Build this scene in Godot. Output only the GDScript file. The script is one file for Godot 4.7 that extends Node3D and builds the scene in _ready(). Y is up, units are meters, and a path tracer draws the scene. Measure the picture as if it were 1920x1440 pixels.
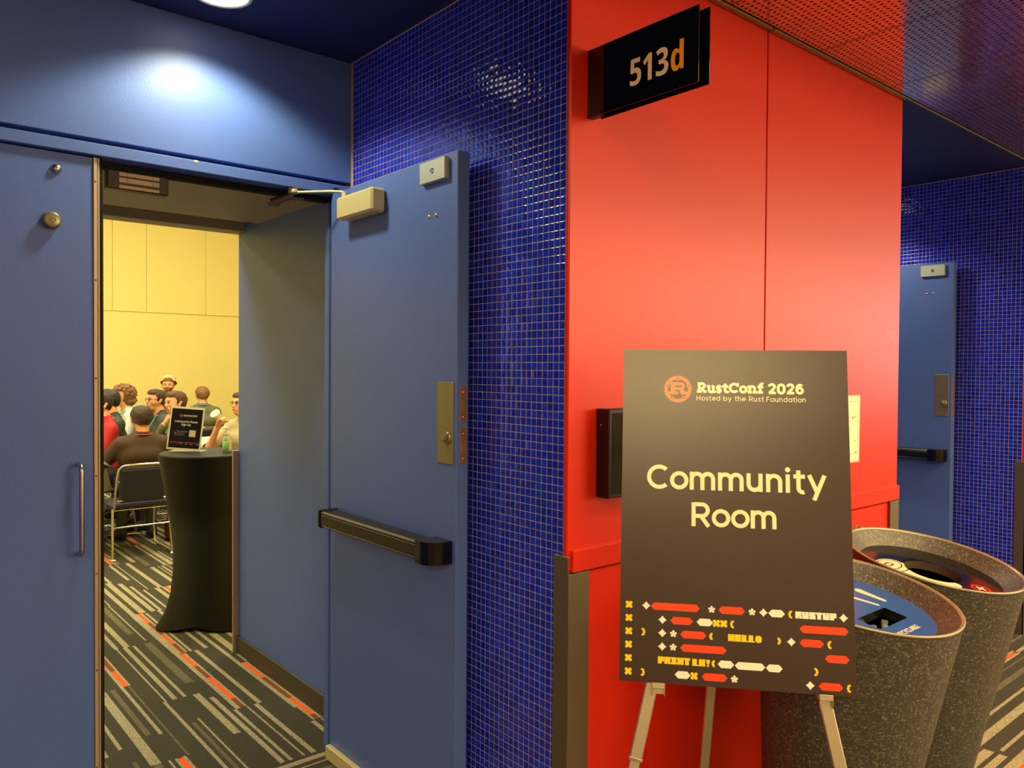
extends Node3D
# A corridor corner of a convention centre: a blue door recess, a cobalt mosaic wall, a red pier with a room sign,
# a poster on an easel, two speckled bins, and a yellow-lit meeting room with seated people beyond the open door.
# World: metres, y up, the camera stands at x = z = 0; x runs along the red front, -z into the recess.

var rng := RandomNumberGenerator.new()
var mats := {}
var taken := {}

# ---------------------------------------------------------------- mesh collector
class Acc:
	var v := PackedVector3Array()
	var n := PackedVector3Array()
	var u := PackedVector2Array()
	var c := PackedColorArray()
	var idx := PackedInt32Array()
	var col := Color(1, 1, 1)

	func vert(p: Vector3, nn: Vector3, uv := Vector2.ZERO) -> int:
		v.append(p); n.append(nn); u.append(uv); c.append(col)
		return v.size() - 1

	func tri(a: int, b: int, d: int) -> void:   # counter-clockwise seen from outside
		idx.append(a); idx.append(d); idx.append(b)

	func quad(a: Vector3, b: Vector3, d: Vector3, e: Vector3, uva := Vector2(0, 1), uvb := Vector2(1, 1), uvd := Vector2(1, 0), uve := Vector2(0, 0)) -> void:
		var nn := (b - a).cross(d - a)
		if nn.length_squared() < 1e-18:
			nn = (d - a).cross(e - a)
		nn = nn.normalized()
		var i := vert(a, nn, uva)
		vert(b, nn, uvb); vert(d, nn, uvd); vert(e, nn, uve)
		tri(i, i + 1, i + 2); tri(i, i + 2, i + 3)

	func tri3(a: Vector3, b: Vector3, d: Vector3) -> void:
		var nn := (b - a).cross(d - a).normalized()
		var i := vert(a, nn)
		vert(b, nn); vert(d, nn)
		tri(i, i + 1, i + 2)

	# box with chamfered edges
	func box(lo: Vector3, hi: Vector3, ch := 0.0, t := Transform3D.IDENTITY) -> void:
		var ce := (lo + hi) * 0.5
		var h := (hi - lo) * 0.5
		ch = minf(ch, minf(h.x, minf(h.y, h.z)) * 0.95)
		var P := func(x: float, y: float, z: float) -> Vector3: return t * (ce + Vector3(x, y, z))
		var a := h.x - ch
		var b := h.y - ch
		var d := h.z - ch
		for s in [-1.0, 1.0]:
			var f: float = s
			if f > 0:
				quad(P.call(-a, -b, h.z), P.call(a, -b, h.z), P.call(a, b, h.z), P.call(-a, b, h.z))
				quad(P.call(h.x, -b, d), P.call(h.x, -b, -d), P.call(h.x, b, -d), P.call(h.x, b, d))
				quad(P.call(-a, h.y, d), P.call(a, h.y, d), P.call(a, h.y, -d), P.call(-a, h.y, -d))
			else:
				quad(P.call(a, -b, -h.z), P.call(-a, -b, -h.z), P.call(-a, b, -h.z), P.call(a, b, -h.z))
				quad(P.call(-h.x, -b, -d), P.call(-h.x, -b, d), P.call(-h.x, b, d), P.call(-h.x, b, -d))
				quad(P.call(-a, -h.y, -d), P.call(a, -h.y, -d), P.call(a, -h.y, d), P.call(-a, -h.y, d))
		if ch <= 0.0:
			return
		for sx in [-1.0, 1.0]:
			for sy in [-1.0, 1.0]:
				_q(P, sx * sy, [Vector3(sx * a, sy * h.y, -d), Vector3(sx * a, sy * h.y, d), Vector3(sx * h.x, sy * b, d), Vector3(sx * h.x, sy * b, -d)])
				_q(P, -sx * sy, [Vector3(sx * a, -d * 0.0 + -b, sy * h.z), Vector3(sx * a, b, sy * h.z), Vector3(sx * h.x, b, sy * d), Vector3(sx * h.x, -b, sy * d)])
				_q(P, sx * sy, [Vector3(-a, sx * b, sy * h.z), Vector3(a, sx * b, sy * h.z), Vector3(a, sx * h.y, sy * d), Vector3(-a, sx * h.y, sy * d)])
				for sz in [-1.0, 1.0]:
					var p0: Vector3 = P.call(sx * h.x, sy * b, sz * d)
					var p1: Vector3 = P.call(sx * a, sy * h.y, sz * d)
					var p2: Vector3 = P.call(sx * a, sy * b, sz * h.z)
					if sx * sy * sz > 0: tri3(p0, p1, p2)
					else: tri3(p0, p2, p1)

	func _q(P: Callable, s: float, k: Array) -> void:
		var p := []
		for q in k: p.append(P.call(q.x, q.y, q.z))
		if s > 0: quad(p[0], p[1], p[2], p[3])
		else: quad(p[3], p[2], p[1], p[0])

	# smooth tube through points; radius per point or one
	func tube(pts: Array, r, seg := 10, caps := true, flat := 1.0) -> void:
		var first := -1
		var prev_x := Vector3.ZERO
		var rows := []
		for k in pts.size():
			var d: Vector3
			if k == 0: d = pts[1] - pts[0]
			elif k == pts.size() - 1: d = pts[k] - pts[k - 1]
			else: d = (pts[k + 1] - pts[k]).normalized() + (pts[k] - pts[k - 1]).normalized()
			d = d.normalized()
			var x: Vector3
			if k == 0:
				x = d.cross(Vector3.UP if absf(d.y) < 0.9 else Vector3.RIGHT).normalized()
			else:
				x = (prev_x - d * prev_x.dot(d)).normalized()
			prev_x = x
			var y := d.cross(x)
			var rr: float = r[k] if r is Array else r
			var row := []
			for j in seg:
				var a := TAU * j / seg
				var nn := (x * cos(a) + y * sin(a)).normalized()
				row.append(vert(pts[k] + x * cos(a) * rr + y * sin(a) * rr * flat, nn, Vector2(float(j) / seg, float(k))))
			rows.append(row)
			if first < 0: first = 0
		for k in pts.size() - 1:
			for j in seg:
				var j2 := (j + 1) % seg
				tri(rows[k][j], rows[k][j2], rows[k + 1][j2])
				tri(rows[k][j], rows[k + 1][j2], rows[k + 1][j])
		if caps:
			for e in [0, pts.size() - 1]:
				var nd: Vector3 = (pts[0] - pts[1]).normalized() if e == 0 else (pts[e] - pts[e - 1]).normalized()
				var cc := vert(pts[e], nd)
				var base := v.size()
				for j in seg: vert(v[rows[e][j]], nd)
				for j in seg:
					if e == 0: tri(cc, base + (j + 1) % seg, base + j)
					else: tri(cc, base + j, base + (j + 1) % seg)

	# profile of [radius, y] turned about the y axis of t; smooth along rows unless sharp
	func lathe(prof: Array, seg := 24, t := Transform3D.IDENTITY, sharp := false, inner := false) -> void:
		var turn := 0.0
		for k in prof.size() - 1: turn += (prof[k][0] + prof[k + 1][0]) * (prof[k + 1][1] - prof[k][1])
		if (turn < 0.0) != inner:
			prof = prof.duplicate()
			prof.reverse()
		for k in prof.size() - 1:
			var a: Array = prof[k]
			var b: Array = prof[k + 1]
			var na := _ln(prof, k, sharp, true)
			var nb := _ln(prof, k + 1, sharp, false) if not sharp else na
			var ra := []
			var rb := []
			for j in seg + 1:
				var an := TAU * j / seg
				var cs := cos(an)
				var sn := sin(an)
				ra.append(vert(t * Vector3(a[0] * cs, a[1], a[0] * sn), t.basis * Vector3(na.x * cs, na.y, na.x * sn).normalized(), Vector2(float(j) / seg, float(k) / (prof.size() - 1))))
				rb.append(vert(t * Vector3(b[0] * cs, b[1], b[0] * sn), t.basis * Vector3(nb.x * cs, nb.y, nb.x * sn).normalized(), Vector2(float(j) / seg, float(k + 1) / (prof.size() - 1))))
			for j in seg:
				if a[0] > 1e-6: tri(ra[j], rb[j], ra[j + 1])
				if b[0] > 1e-6: tri(ra[j + 1], rb[j], rb[j + 1])

	func _ln(prof: Array, k: int, sharp: bool, fwd: bool) -> Vector2:
		var g := Vector2.ZERO
		if sharp or k == 0 or k == prof.size() - 1:
			var i := mini(k, prof.size() - 2) if fwd or k == 0 else k - 1
			g = Vector2(prof[i + 1][1] - prof[i][1], -(prof[i + 1][0] - prof[i][0]))
		else:
			var g1 := Vector2(prof[k][1] - prof[k - 1][1], -(prof[k][0] - prof[k - 1][0])).normalized()
			var g2 := Vector2(prof[k + 1][1] - prof[k][1], -(prof[k + 1][0] - prof[k][0])).normalized()
			g = g1 + g2
		return g.normalized() if g.length() > 1e-9 else Vector2(1, 0)

	# polygon (counter-clockwise in x, y) pushed along z from z0 to z1
	func prism(poly: PackedVector2Array, z0: float, z1: float, t := Transform3D.IDENTITY) -> void:
		var tr := Geometry2D.triangulate_polygon(poly)
		for k in range(0, tr.size(), 3):
			var a := poly[tr[k]]
			var b := poly[tr[k + 1]]
			var d := poly[tr[k + 2]]
			if (b - a).cross(d - a) < 0:
				var e := b
				b = d
				d = e
			tri3(t * Vector3(a.x, a.y, z1), t * Vector3(b.x, b.y, z1), t * Vector3(d.x, d.y, z1))
			tri3(t * Vector3(a.x, a.y, z0), t * Vector3(d.x, d.y, z0), t * Vector3(b.x, b.y, z0))
		for k in poly.size():
			var p := poly[k]
			var q := poly[(k + 1) % poly.size()]
			quad(t * Vector3(p.x, p.y, z0), t * Vector3(q.x, q.y, z0), t * Vector3(q.x, q.y, z1), t * Vector3(p.x, p.y, z1))

	func mesh() -> ArrayMesh:
		var m := ArrayMesh.new()
		var arr := []
		arr.resize(Mesh.ARRAY_MAX)
		arr[Mesh.ARRAY_VERTEX] = v
		arr[Mesh.ARRAY_NORMAL] = n
		arr[Mesh.ARRAY_TEX_UV] = u
		arr[Mesh.ARRAY_COLOR] = c
		arr[Mesh.ARRAY_INDEX] = idx
		m.add_surface_from_arrays(Mesh.PRIMITIVE_TRIANGLES, arr)
		return m

# ---------------------------------------------------------------- node helpers
func numbered(called: String) -> String:
	if not taken.has(called):
		taken[called] = 0
		return called
	taken[called] += 1
	return "%s_%03d" % [called, taken[called]]

func tag(o: Node3D, label: String, category: String, group := "") -> Node3D:
	o.set_meta("label", label)
	o.set_meta("category", category)
	if group: o.set_meta("group", group)
	return o

func thing(called: String, label: String, category: String, at := Vector3.ZERO, turn := 0.0, group := "") -> Node3D:
	var o := Node3D.new()
	o.name = numbered(called)
	add_child(o)
	o.position = at
	o.rotation.y = turn
	return tag(o, label, category, group)

func obj(called: String, a: Acc, m: Material, parent: Node = self, label := "") -> MeshInstance3D:
	return inst(called, a.mesh(), m, parent, label)

func inst(called: String, me: Mesh, m: Material, parent: Node = self, label := "") -> MeshInstance3D:
	var o := MeshInstance3D.new()
	o.name = numbered(called) if parent == self else called
	o.mesh = me
	o.material_override = m
	parent.add_child(o, true)
	if label: o.set_meta("label", label)
	return o

func struct(called: String, a: Acc, m: Material, label := "") -> MeshInstance3D:
	var o := obj(called, a, m, self, label)
	o.set_meta("kind", "structure")
	return o

func struct_node(called: String, label := "", at := Vector3.ZERO) -> Node3D:
	var o := Node3D.new()
	o.name = numbered(called)
	add_child(o)
	o.position = at
	o.set_meta("kind", "structure")
	if label: o.set_meta("label", label)
	return o

func bx(lo: Vector3, hi: Vector3, ch := 0.0) -> Acc:
	var a := Acc.new()
	a.box(lo, hi, ch)
	return a

func V(x: float, y: float, z: float) -> Vector3:
	return Vector3(x, y, z)

func mat(key: String, color: Color, rough := 0.6, metal := 0.0, spec := 0.5) -> StandardMaterial3D:
	var m := StandardMaterial3D.new()
	m.resource_name = key
	m.albedo_color = color
	m.roughness = rough
	m.metallic = metal
	m.metallic_specular = spec
	mats[key] = m
	return m

func rgb8(r: int, g: int, b: int) -> Color:
	return Color(r / 255.0, g / 255.0, b / 255.0)

# ---------------------------------------------------------------- _ready
func _ready() -> void:
	rng.seed = 5132026
	view_and_light()
	make_materials()
	hall_shell()
	recess(0.0, true)
	recess(3.955, false)
	pier()
	meeting_room()
	soffit()
	room_sign()
	poster_and_easel()
	bins()
	room_furniture()
	people()

func view_and_light() -> void:
	var cam := Camera3D.new()
	cam.name = "camera"
	cam.position = V(0, 1.63, 0)
	cam.rotation_degrees = V(-1.068, -40.225, 0.391)
	cam.fov = 52.07
	cam.near = 0.05
	cam.far = 100.0
	add_child(cam)
	cam.current = true
	var env := Environment.new()
	env.background_mode = Environment.BG_COLOR
	env.background_color = Color(0, 0, 0)
	env.ambient_light_source = Environment.AMBIENT_SOURCE_DISABLED
	env.tonemap_mode = Environment.TONE_MAPPER_LINEAR
	env.tonemap_exposure = 1.0
	env.sdfgi_enabled = true
	env.ssao_enabled = true
	env.ssil_enabled = true
	var we := WorldEnvironment.new()
	we.name = "world_environment"
	we.environment = env
	add_child(we)
	# ceiling panels of the hall behind the camera (warm, the large one added), its end window (daylight), the meeting room's panels (yellow)
	panel_light("ceiling_panel_light", V(-4.5, 4.58, 4.1), V(4.2, 0, 3.6), HALL_WARM, 46.0, "added large unseen ceiling panel for the sheen on the poster", "")  # added unseen panel, sized and placed to give the poster its sheen
	for k in 3:
		panel_light("ceiling_panel_light", V(1.8 + 3.8 * k, 4.58, 1.3), V(3.4, 0, 1.6), HALL_WARM, 15.0, "warm white ceiling light panel in the hall", "hall ceiling panels")
	for k in 3:
		for j in 2:
			panel_light("ceiling_panel_light", V(-1.4 + 2.5 * k, 4.98, -6.0 - 3.8 * j), V(1.2, 0, 1.2), ROOM_WARM, 10.5, "yellow ceiling light panel in the meeting room", "meeting room ceiling panels")
	window_light()

const HALL_WARM := Color(1.0, 0.86, 0.60)
const ROOM_WARM := Color(1.0, 0.94, 0.74)
const DAYLIGHT := Color(0.93, 0.97, 1.0)
const ADDED_WARM := Color(1.0, 0.88, 0.67)  # warm tint of the added glazing across the hall

func panel_light(called: String, at: Vector3, size: Vector3, color: Color, energy: float, label: String, group: String) -> void:
	var o := thing(called, label, "ceiling light", at, 0.0, group)
	var fr := Acc.new()
	var h := size * 0.5
	for s in [-1.0, 1.0]:
		fr.box(V(-h.x - 0.03, -0.02, s * h.z - 0.03), V(h.x + 0.03, 0.02, s * h.z + 0.03), 0.003)
		fr.box(V(s * h.x - 0.03, -0.02, -h.z), V(s * h.x + 0.03, 0.02, h.z), 0.003)
	obj("frame", fr, mat("panel_frame", rgb8(220, 220, 215), 0.5), o)
	var gm := StandardMaterial3D.new()
	gm.albedo_color = rgb8(240, 238, 230)
	gm.emission_enabled = true
	gm.emission = color
	gm.emission_energy_multiplier = 5.0
	obj("diffuser_light", bx(V(-h.x, -0.005, -h.z), V(h.x, 0.015, h.z)), gm, o)
	var l := AreaLight3D.new()
	l.name = "panel_lamp"
	l.area_size = Vector2(size.x, size.z)
	l.light_color = color
	l.light_energy = energy
	l.shadow_enabled = true
	l.area_range = 40.0
	o.add_child(l)
	l.position = V(0, -0.03, 0)
	l.rotation_degrees = V(-90, 0, 0)

func window_light() -> void:
	window("window_1", "tall daylight window at the end of the hall", V(21.9, 0, 5.1), -PI * 0.5, 5.2, 0.9, 4.1, 4, DAYLIGHT, 14.0, 1.0)
	window("window_2", "added unseen glowing glazing across the hall that lights the red pier", V(12.4, 0, 7.9), PI, 16.0, 1.9, 4.4, 10, ADDED_WARM, 112.0, 1.6)  # added glowing glazing, unseen, placed to brighten the red pier

# glazing in frames that faces local +z, w wide, between heights y0 and y1
func window(called: String, label: String, at: Vector3, turn: float, w: float, y0: float, y1: float, n: int, color: Color, energy: float, glow: float) -> void:
	var o := struct_node(called, label, at)
	o.rotation.y = turn
	var fr := Acc.new()
	var st := w / n
	for k in n + 1:
		fr.box(V(-w * 0.5 + st * k - 0.04, y0, -0.05), V(-w * 0.5 + st * k + 0.04, y1, 0.05), 0.005)
	for y in [y0, y1]:
		fr.box(V(-w * 0.5 - 0.04, y - 0.05, -0.05), V(w * 0.5 + 0.04, y + 0.05, 0.05), 0.005)
	obj("window_frame", fr, mat("window_frame", rgb8(90, 90, 92), 0.4, 0.6), o)
	var gm := StandardMaterial3D.new()
	gm.albedo_color = rgb8(235, 238, 240)
	gm.emission_enabled = true
	gm.emission = color
	gm.emission_energy_multiplier = glow
	for k in n:
		obj("pane", bx(V(-w * 0.5 + st * k + 0.04, y0 + 0.04, -0.04), V(-w * 0.5 + st * (k + 1) - 0.04, y1 - 0.04, -0.02)), gm, o)
	var l := AreaLight3D.new()
	l.name = "window_glow"
	l.area_size = Vector2(w, y1 - y0)
	l.light_color = color
	l.light_energy = energy
	l.shadow_enabled = true
	l.area_range = 40.0
	o.add_child(l)
	l.position = V(0, (y0 + y1) * 0.5, 0.08)
	l.rotation_degrees = V(0, 180, 0)

# ---------------------------------------------------------------- materials
func noise_tex(freq: float, lo: Color, hi: Color, sd: int, size := 512, contrast := 1.0) -> NoiseTexture2D:
	var f := FastNoiseLite.new()
	f.seed = sd
	f.frequency = freq
	f.fractal_octaves = 4
	var t := NoiseTexture2D.new()
	t.width = size
	t.height = size
	t.seamless = true
	t.noise = f
	var g := Gradient.new()
	g.set_color(0, lo)
	g.set_color(1, hi)
	g.set_offset(0, 0.5 - 0.5 / contrast)
	g.set_offset(1, 0.5 + 0.5 / contrast)
	t.color_ramp = g
	return t

func tri(m: StandardMaterial3D, scale: float) -> void:
	m.uv1_triplanar = true
	m.uv1_world_triplanar = true
	m.uv1_scale = Vector3.ONE * scale

func make_materials() -> void:
	var bp := mat("blue_paint", rgb8(80, 110, 190), 0.42, 0.0, 0.5)
	bp.heightmap_enabled = true
	bp.heightmap_texture = noise_tex(0.06, Color(0, 0, 0), Color(1, 1, 1), 3)
	bp.heightmap_scale = 0.02
	tri(bp, 3.0)
	var rp := mat("red_paint", rgb8(208, 40, 16), 0.33, 0.0, 0.40)
	rp.heightmap_enabled = true
	rp.heightmap_texture = noise_tex(0.03, Color(0, 0, 0), Color(1, 1, 1), 4)
	rp.heightmap_scale = 0.012
	tri(rp, 2.0)
	mat("red_edge", rgb8(205, 28, 10), 0.3)
	mat("navy_ceiling", rgb8(26, 36, 92), 0.55)
	mat("tile_a", rgb8(16, 44, 200), 0.07)
	mat("tile_b", rgb8(22, 54, 214), 0.07)
	mat("tile_c", rgb8(12, 36, 180), 0.09)
	var gr := mat("grout", rgb8(198, 172, 150), 0.9)
	gr.albedo_texture = noise_tex(0.05, Color(0.85, 0.85, 0.85), Color(1, 1, 1), 9)
	tri(gr, 6.0)
	mat("bronze", rgb8(120, 108, 88), 0.42, 0.7)
	mat("trim_metal", rgb8(150, 128, 96), 0.35, 0.6)
	mat("soffit_metal", rgb8(232, 204, 192), 0.13, 0.88)
	mat("maglock_bar", rgb8(168, 146, 122), 0.4, 0.4)
	mat("maglock_case", rgb8(48, 42, 32), 0.4, 0.3)
	mat("keeper_steel", rgb8(178, 186, 178), 0.5, 0.4)
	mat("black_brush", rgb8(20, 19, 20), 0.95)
	mat("black_plastic", rgb8(14, 14, 15), 0.28)
	mat("black_gloss", rgb8(7, 7, 8), 0.1)
	mat("black_bar", rgb8(30, 26, 22), 0.35, 0.2)
	mat("steel", rgb8(190, 186, 176), 0.3, 1.0)
	mat("brass", rgb8(146, 138, 108), 0.36, 0.6)
	mat("copper_plate", rgb8(152, 110, 96), 0.45, 0.5)
	mat("chrome", rgb8(215, 212, 205), 0.12, 1.0)
	mat("aluminium", rgb8(196, 190, 176), 0.38, 0.85)
	mat("closer_beige", rgb8(206, 198, 150), 0.4, 0.15)
	mat("astragal", rgb8(190, 170, 148), 0.4, 0.45)
	mat("cream_wall", rgb8(240, 226, 150), 0.75)
	mat("hall_wall", rgb8(214, 200, 172), 0.8)
	mat("hall_ceiling", rgb8(220, 214, 200), 0.85)
	mat("vestibule_soffit", rgb8(176, 164, 142), 0.6)
	mat("dark_base", rgb8(64, 58, 50), 0.6)
	mat("white_cloth", rgb8(235, 230, 215), 0.85)
	var nf := mat("navy_fabric", rgb8(34, 36, 58), 0.8)
	nf.rim_enabled = true
	nf.rim = 0.6
	var spx := mat("black_spandex", rgb8(10, 10, 10), 0.6, 0.0, 0.4)
	spx.rim_enabled = true
	spx.rim = 0.12
	mat("white_plastic", rgb8(232, 230, 224), 0.4)
	var ac := mat("clear_gel", Color(0.45, 0.95, 0.6, 0.35), 0.1)
	ac.transparency = BaseMaterial3D.TRANSPARENCY_ALPHA
	var cb := mat("clear_plastic", Color(0.92, 0.96, 0.94, 0.22), 0.08)
	cb.transparency = BaseMaterial3D.TRANSPARENCY_ALPHA
	var sp := mat("speckle", Color(1, 1, 1), 0.45)
	sp.albedo_texture = speckle_texture()
	sp.heightmap_enabled = true
	sp.heightmap_texture = sp.albedo_texture
	sp.heightmap_scale = 0.03
	tri(sp, 0.9)
	for k in 2:
		var cm := mat(["carpet_room", "carpet_hall"][k], Color(1, 1, 1), 0.95, 0.0, 0.25)
		cm.albedo_texture = carpet_texture(11 + k)
		cm.heightmap_enabled = true
		cm.heightmap_texture = noise_tex(0.25, Color(0, 0, 0), Color(1, 1, 1), 20 + k)
		cm.heightmap_scale = 0.15

func speckle_texture() -> ImageTexture:
	var im := Image.create(512, 512, false, Image.FORMAT_RGB8)
	var r := RandomNumberGenerator.new()
	r.seed = 77
	im.fill(rgb8(68, 66, 63))
	for k in 42000:
		var x := r.randi() % 512
		var y := r.randi() % 512
		var t := r.randf()
		var c := rgb8(38, 37, 35).lerp(rgb8(206, 198, 180), t * t)
		im.set_pixel(x, y, c)
		if r.randf() < 0.45: im.set_pixel((x + 1) % 512, y, c)
		if r.randf() < 0.35: im.set_pixel(x, (y + 1) % 512, c)
	return ImageTexture.create_from_image(im)

# loop-pile planks 0.23 m by 0.92 m: charcoal ground, mottled beige lines, orange and rust dashes. u across, v along; 2.76 m by 3.68 m
func carpet_texture(sd: int) -> ImageTexture:
	var W := 1200
	var H := 1600
	var mm := 2.3                       # millimetres in a pixel
	var r := RandomNumberGenerator.new()
	r.seed = sd
	var kind := PackedByteArray()
	kind.resize(W * H)
	var pw := 100
	var ph := 400
	var put := func(x0: int, x1: int, y0: int, y1: int, k: int) -> void:
		for y in range(y0, y1):
			var yy := posmod(y, H)
			for x in range(x0, x1):
				kind[yy * W + posmod(x, W)] = k
	for cidx in W / pw:
		var off := (cidx * 133 + r.randi() % 60) % ph
		for p in H / ph:
			var y0 := off + p * ph
			var x := 4 + r.randi() % 10
			var lines := []
			while x < pw - 6:
				var w: int = [4, 7, 10, 14, 18][r.randi() % 5]
				lines.append([x, mini(x + w, pw - 2)])
				x += w + [8, 12, 20, 28, 36][r.randi() % 5]
			for l in lines:
				var a := y0 + (0 if r.randf() < 0.8 else r.randi() % 160)
				var b := y0 + ph - (0 if r.randf() < 0.8 else r.randi() % 180)
				put.call(cidx * pw + l[0], cidx * pw + l[1], a, b, 1 if r.randf() < 0.8 else 4)
			if r.randf() < 0.30 and lines.size() > 1:
				var l: Array = lines[r.randi() % lines.size()]
				var ox: int = cidx * pw + l[1]
				var s := y0 + 4
				put.call(ox - 5, ox + 15, y0 + 4, y0 + ph - 4, 1)
				var cc := 2
				while s < y0 + ph - 6:
					var e := mini(s + 70 + r.randi() % 90, y0 + ph - 4)
					put.call(ox, ox + 10, s, e, cc)
					cc = 5 - cc
					s = e
	var base := [rgb8(66, 64, 56), rgb8(160, 152, 128), rgb8(238, 96, 44), rgb8(122, 70, 46), rgb8(112, 106, 88)]
	var dat := PackedByteArray()
	dat.resize(W * H * 3)
	for y in H:
		for x in W:
			var k := kind[y * W + x]
			var c: Color = base[k]
			var t := r.randf()
			if k == 1 and t < 0.22: c = c.lerp(base[0], 0.6)
			elif k == 4 and t < 0.4: c = c.lerp(base[0], 0.7)
			elif k == 1 and t > 0.85: c = c.lerp(Color(1, 0.97, 0.85), 0.22)
			var g := 0.9 + 0.2 * r.randf()
			var i := (y * W + x) * 3
			dat[i] = clampi(int(c.r * g * 255), 0, 255)
			dat[i + 1] = clampi(int(c.g * g * 255), 0, 255)
			dat[i + 2] = clampi(int(c.b * g * 255), 0, 255)
	return ImageTexture.create_from_image(Image.create_from_data(W, H, false, Image.FORMAT_RGB8, dat))

# a floor slab whose top carries world-scaled uv; along = true: the carpet's lines run along z
func floor_slab(called: String, x0: float, x1: float, z0: float, z1: float, along: bool, m: Material) -> void:
	var a := Acc.new()
	var S := Vector2(2.76, 3.68)
	var uv := func(x: float, z: float) -> Vector2:
		return Vector2(x / S.x, z / S.y) if along else Vector2(z / S.x, x / S.y)
	a.quad(V(x0, 0, z1), V(x1, 0, z1), V(x1, 0, z0), V(x0, 0, z0), uv.call(x0, z1), uv.call(x1, z1), uv.call(x1, z0), uv.call(x0, z0))
	a.quad(V(x0, -0.2, z0), V(x1, -0.2, z0), V(x1, -0.2, z1), V(x0, -0.2, z1))
	a.quad(V(x0, -0.2, z1), V(x1, -0.2, z1), V(x1, 0, z1), V(x0, 0, z1))
	a.quad(V(x1, -0.2, z0), V(x0, -0.2, z0), V(x0, 0, z0), V(x1, 0, z0))
	struct(called, a, m)

# ---------------------------------------------------------------- hall
const FRONT := -1.66      # the red fronts
const BACK := -2.97       # the blue door walls
const CEIL := 2.905

func hall_shell() -> void:
	floor_slab("floor", -10.0, 22.0, -3.06, 8.0, false, mats.carpet_hall)
	var op := Acc.new()
	op.box(V(-10, 0, 8.0), V(22, 1.9, 8.2))
	op.box(V(-10, 4.4, 8.0), V(22, 4.8, 8.2))
	op.box(V(20.4, 1.9, 8.0), V(22, 4.4, 8.2))
	op.box(V(-10, 1.9, 8.0), V(4.4, 4.4, 8.2))
	op.box(V(4.2, 1.8, 8.2), V(20.6, 4.5, 8.25))
	struct("wall_opposite", op, mats.hall_wall)
	struct("wall_far_left", bx(V(-10.2, 0, -3.06), V(-10.0, 4.8, 8.2)), mats.hall_wall)
	# end wall with the window's opening
	var e := Acc.new()
	e.box(V(22, 0, -3.06), V(22.2, 4.8, 2.46))
	e.box(V(22, 0, 7.74), V(22.2, 4.8, 8.2))
	e.box(V(22, 0, 2.46), V(22.2, 0.9, 7.74))
	e.box(V(22, 4.1, 2.46), V(22.2, 4.8, 7.74))
	e.box(V(22.2, 0.8, 2.4), V(22.25, 4.2, 7.8))
	struct("wall_far_right", e, mats.hall_wall)
	struct("ceiling_hall", bx(V(-10, 4.62, -0.62), V(22, 4.8, 8.0)), mats.hall_ceiling)
	struct("wall_above_soffit", bx(V(-10, 2.93, -0.62), V(22, 4.62, -0.5)), mats.hall_wall)

# tiles on a plane; returns a wall node with 300 tiles of its own and the rest joined
func tile_mesh() -> ArrayMesh:
	var a := Acc.new()
	var h := 0.0112
	var st := [-1.0, -0.8, 0.0, 0.8, 1.0]
	for j in 5:
		for i in 5:
			var x: float = st[i]
			var y: float = st[j]
			var e := maxf(absf(x), absf(y))
			var z := 0.0 if e < 0.9 else -0.0007
			if absf(x) > 0.9 and absf(y) > 0.9: z = -0.0011
			var nn := V(0.42 * signf(x) if absf(x) > 0.9 else 0.05 * x, 0.42 * signf(y) if absf(y) > 0.9 else 0.05 * y, 1).normalized()
			a.vert(V(x * h, y * h, z), nn)
	for j in 4:
		for i in 4:
			var k := j * 5 + i
			a.tri(k, k + 1, k + 6)
			a.tri(k, k + 6, k + 5)
	var co := [V(-h, -h, -0.001), V(h, -h, -0.001), V(h, h, -0.001), V(-h, h, -0.001)]
	for k in 4:
		var p: Vector3 = co[k]
		var q: Vector3 = co[(k + 1) % 4]
		a.quad(V(p.x, p.y, -0.004), V(q.x, q.y, -0.004), q, p)
	return a.mesh()

var tile_shape: ArrayMesh
const PITCH := 0.0246

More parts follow.
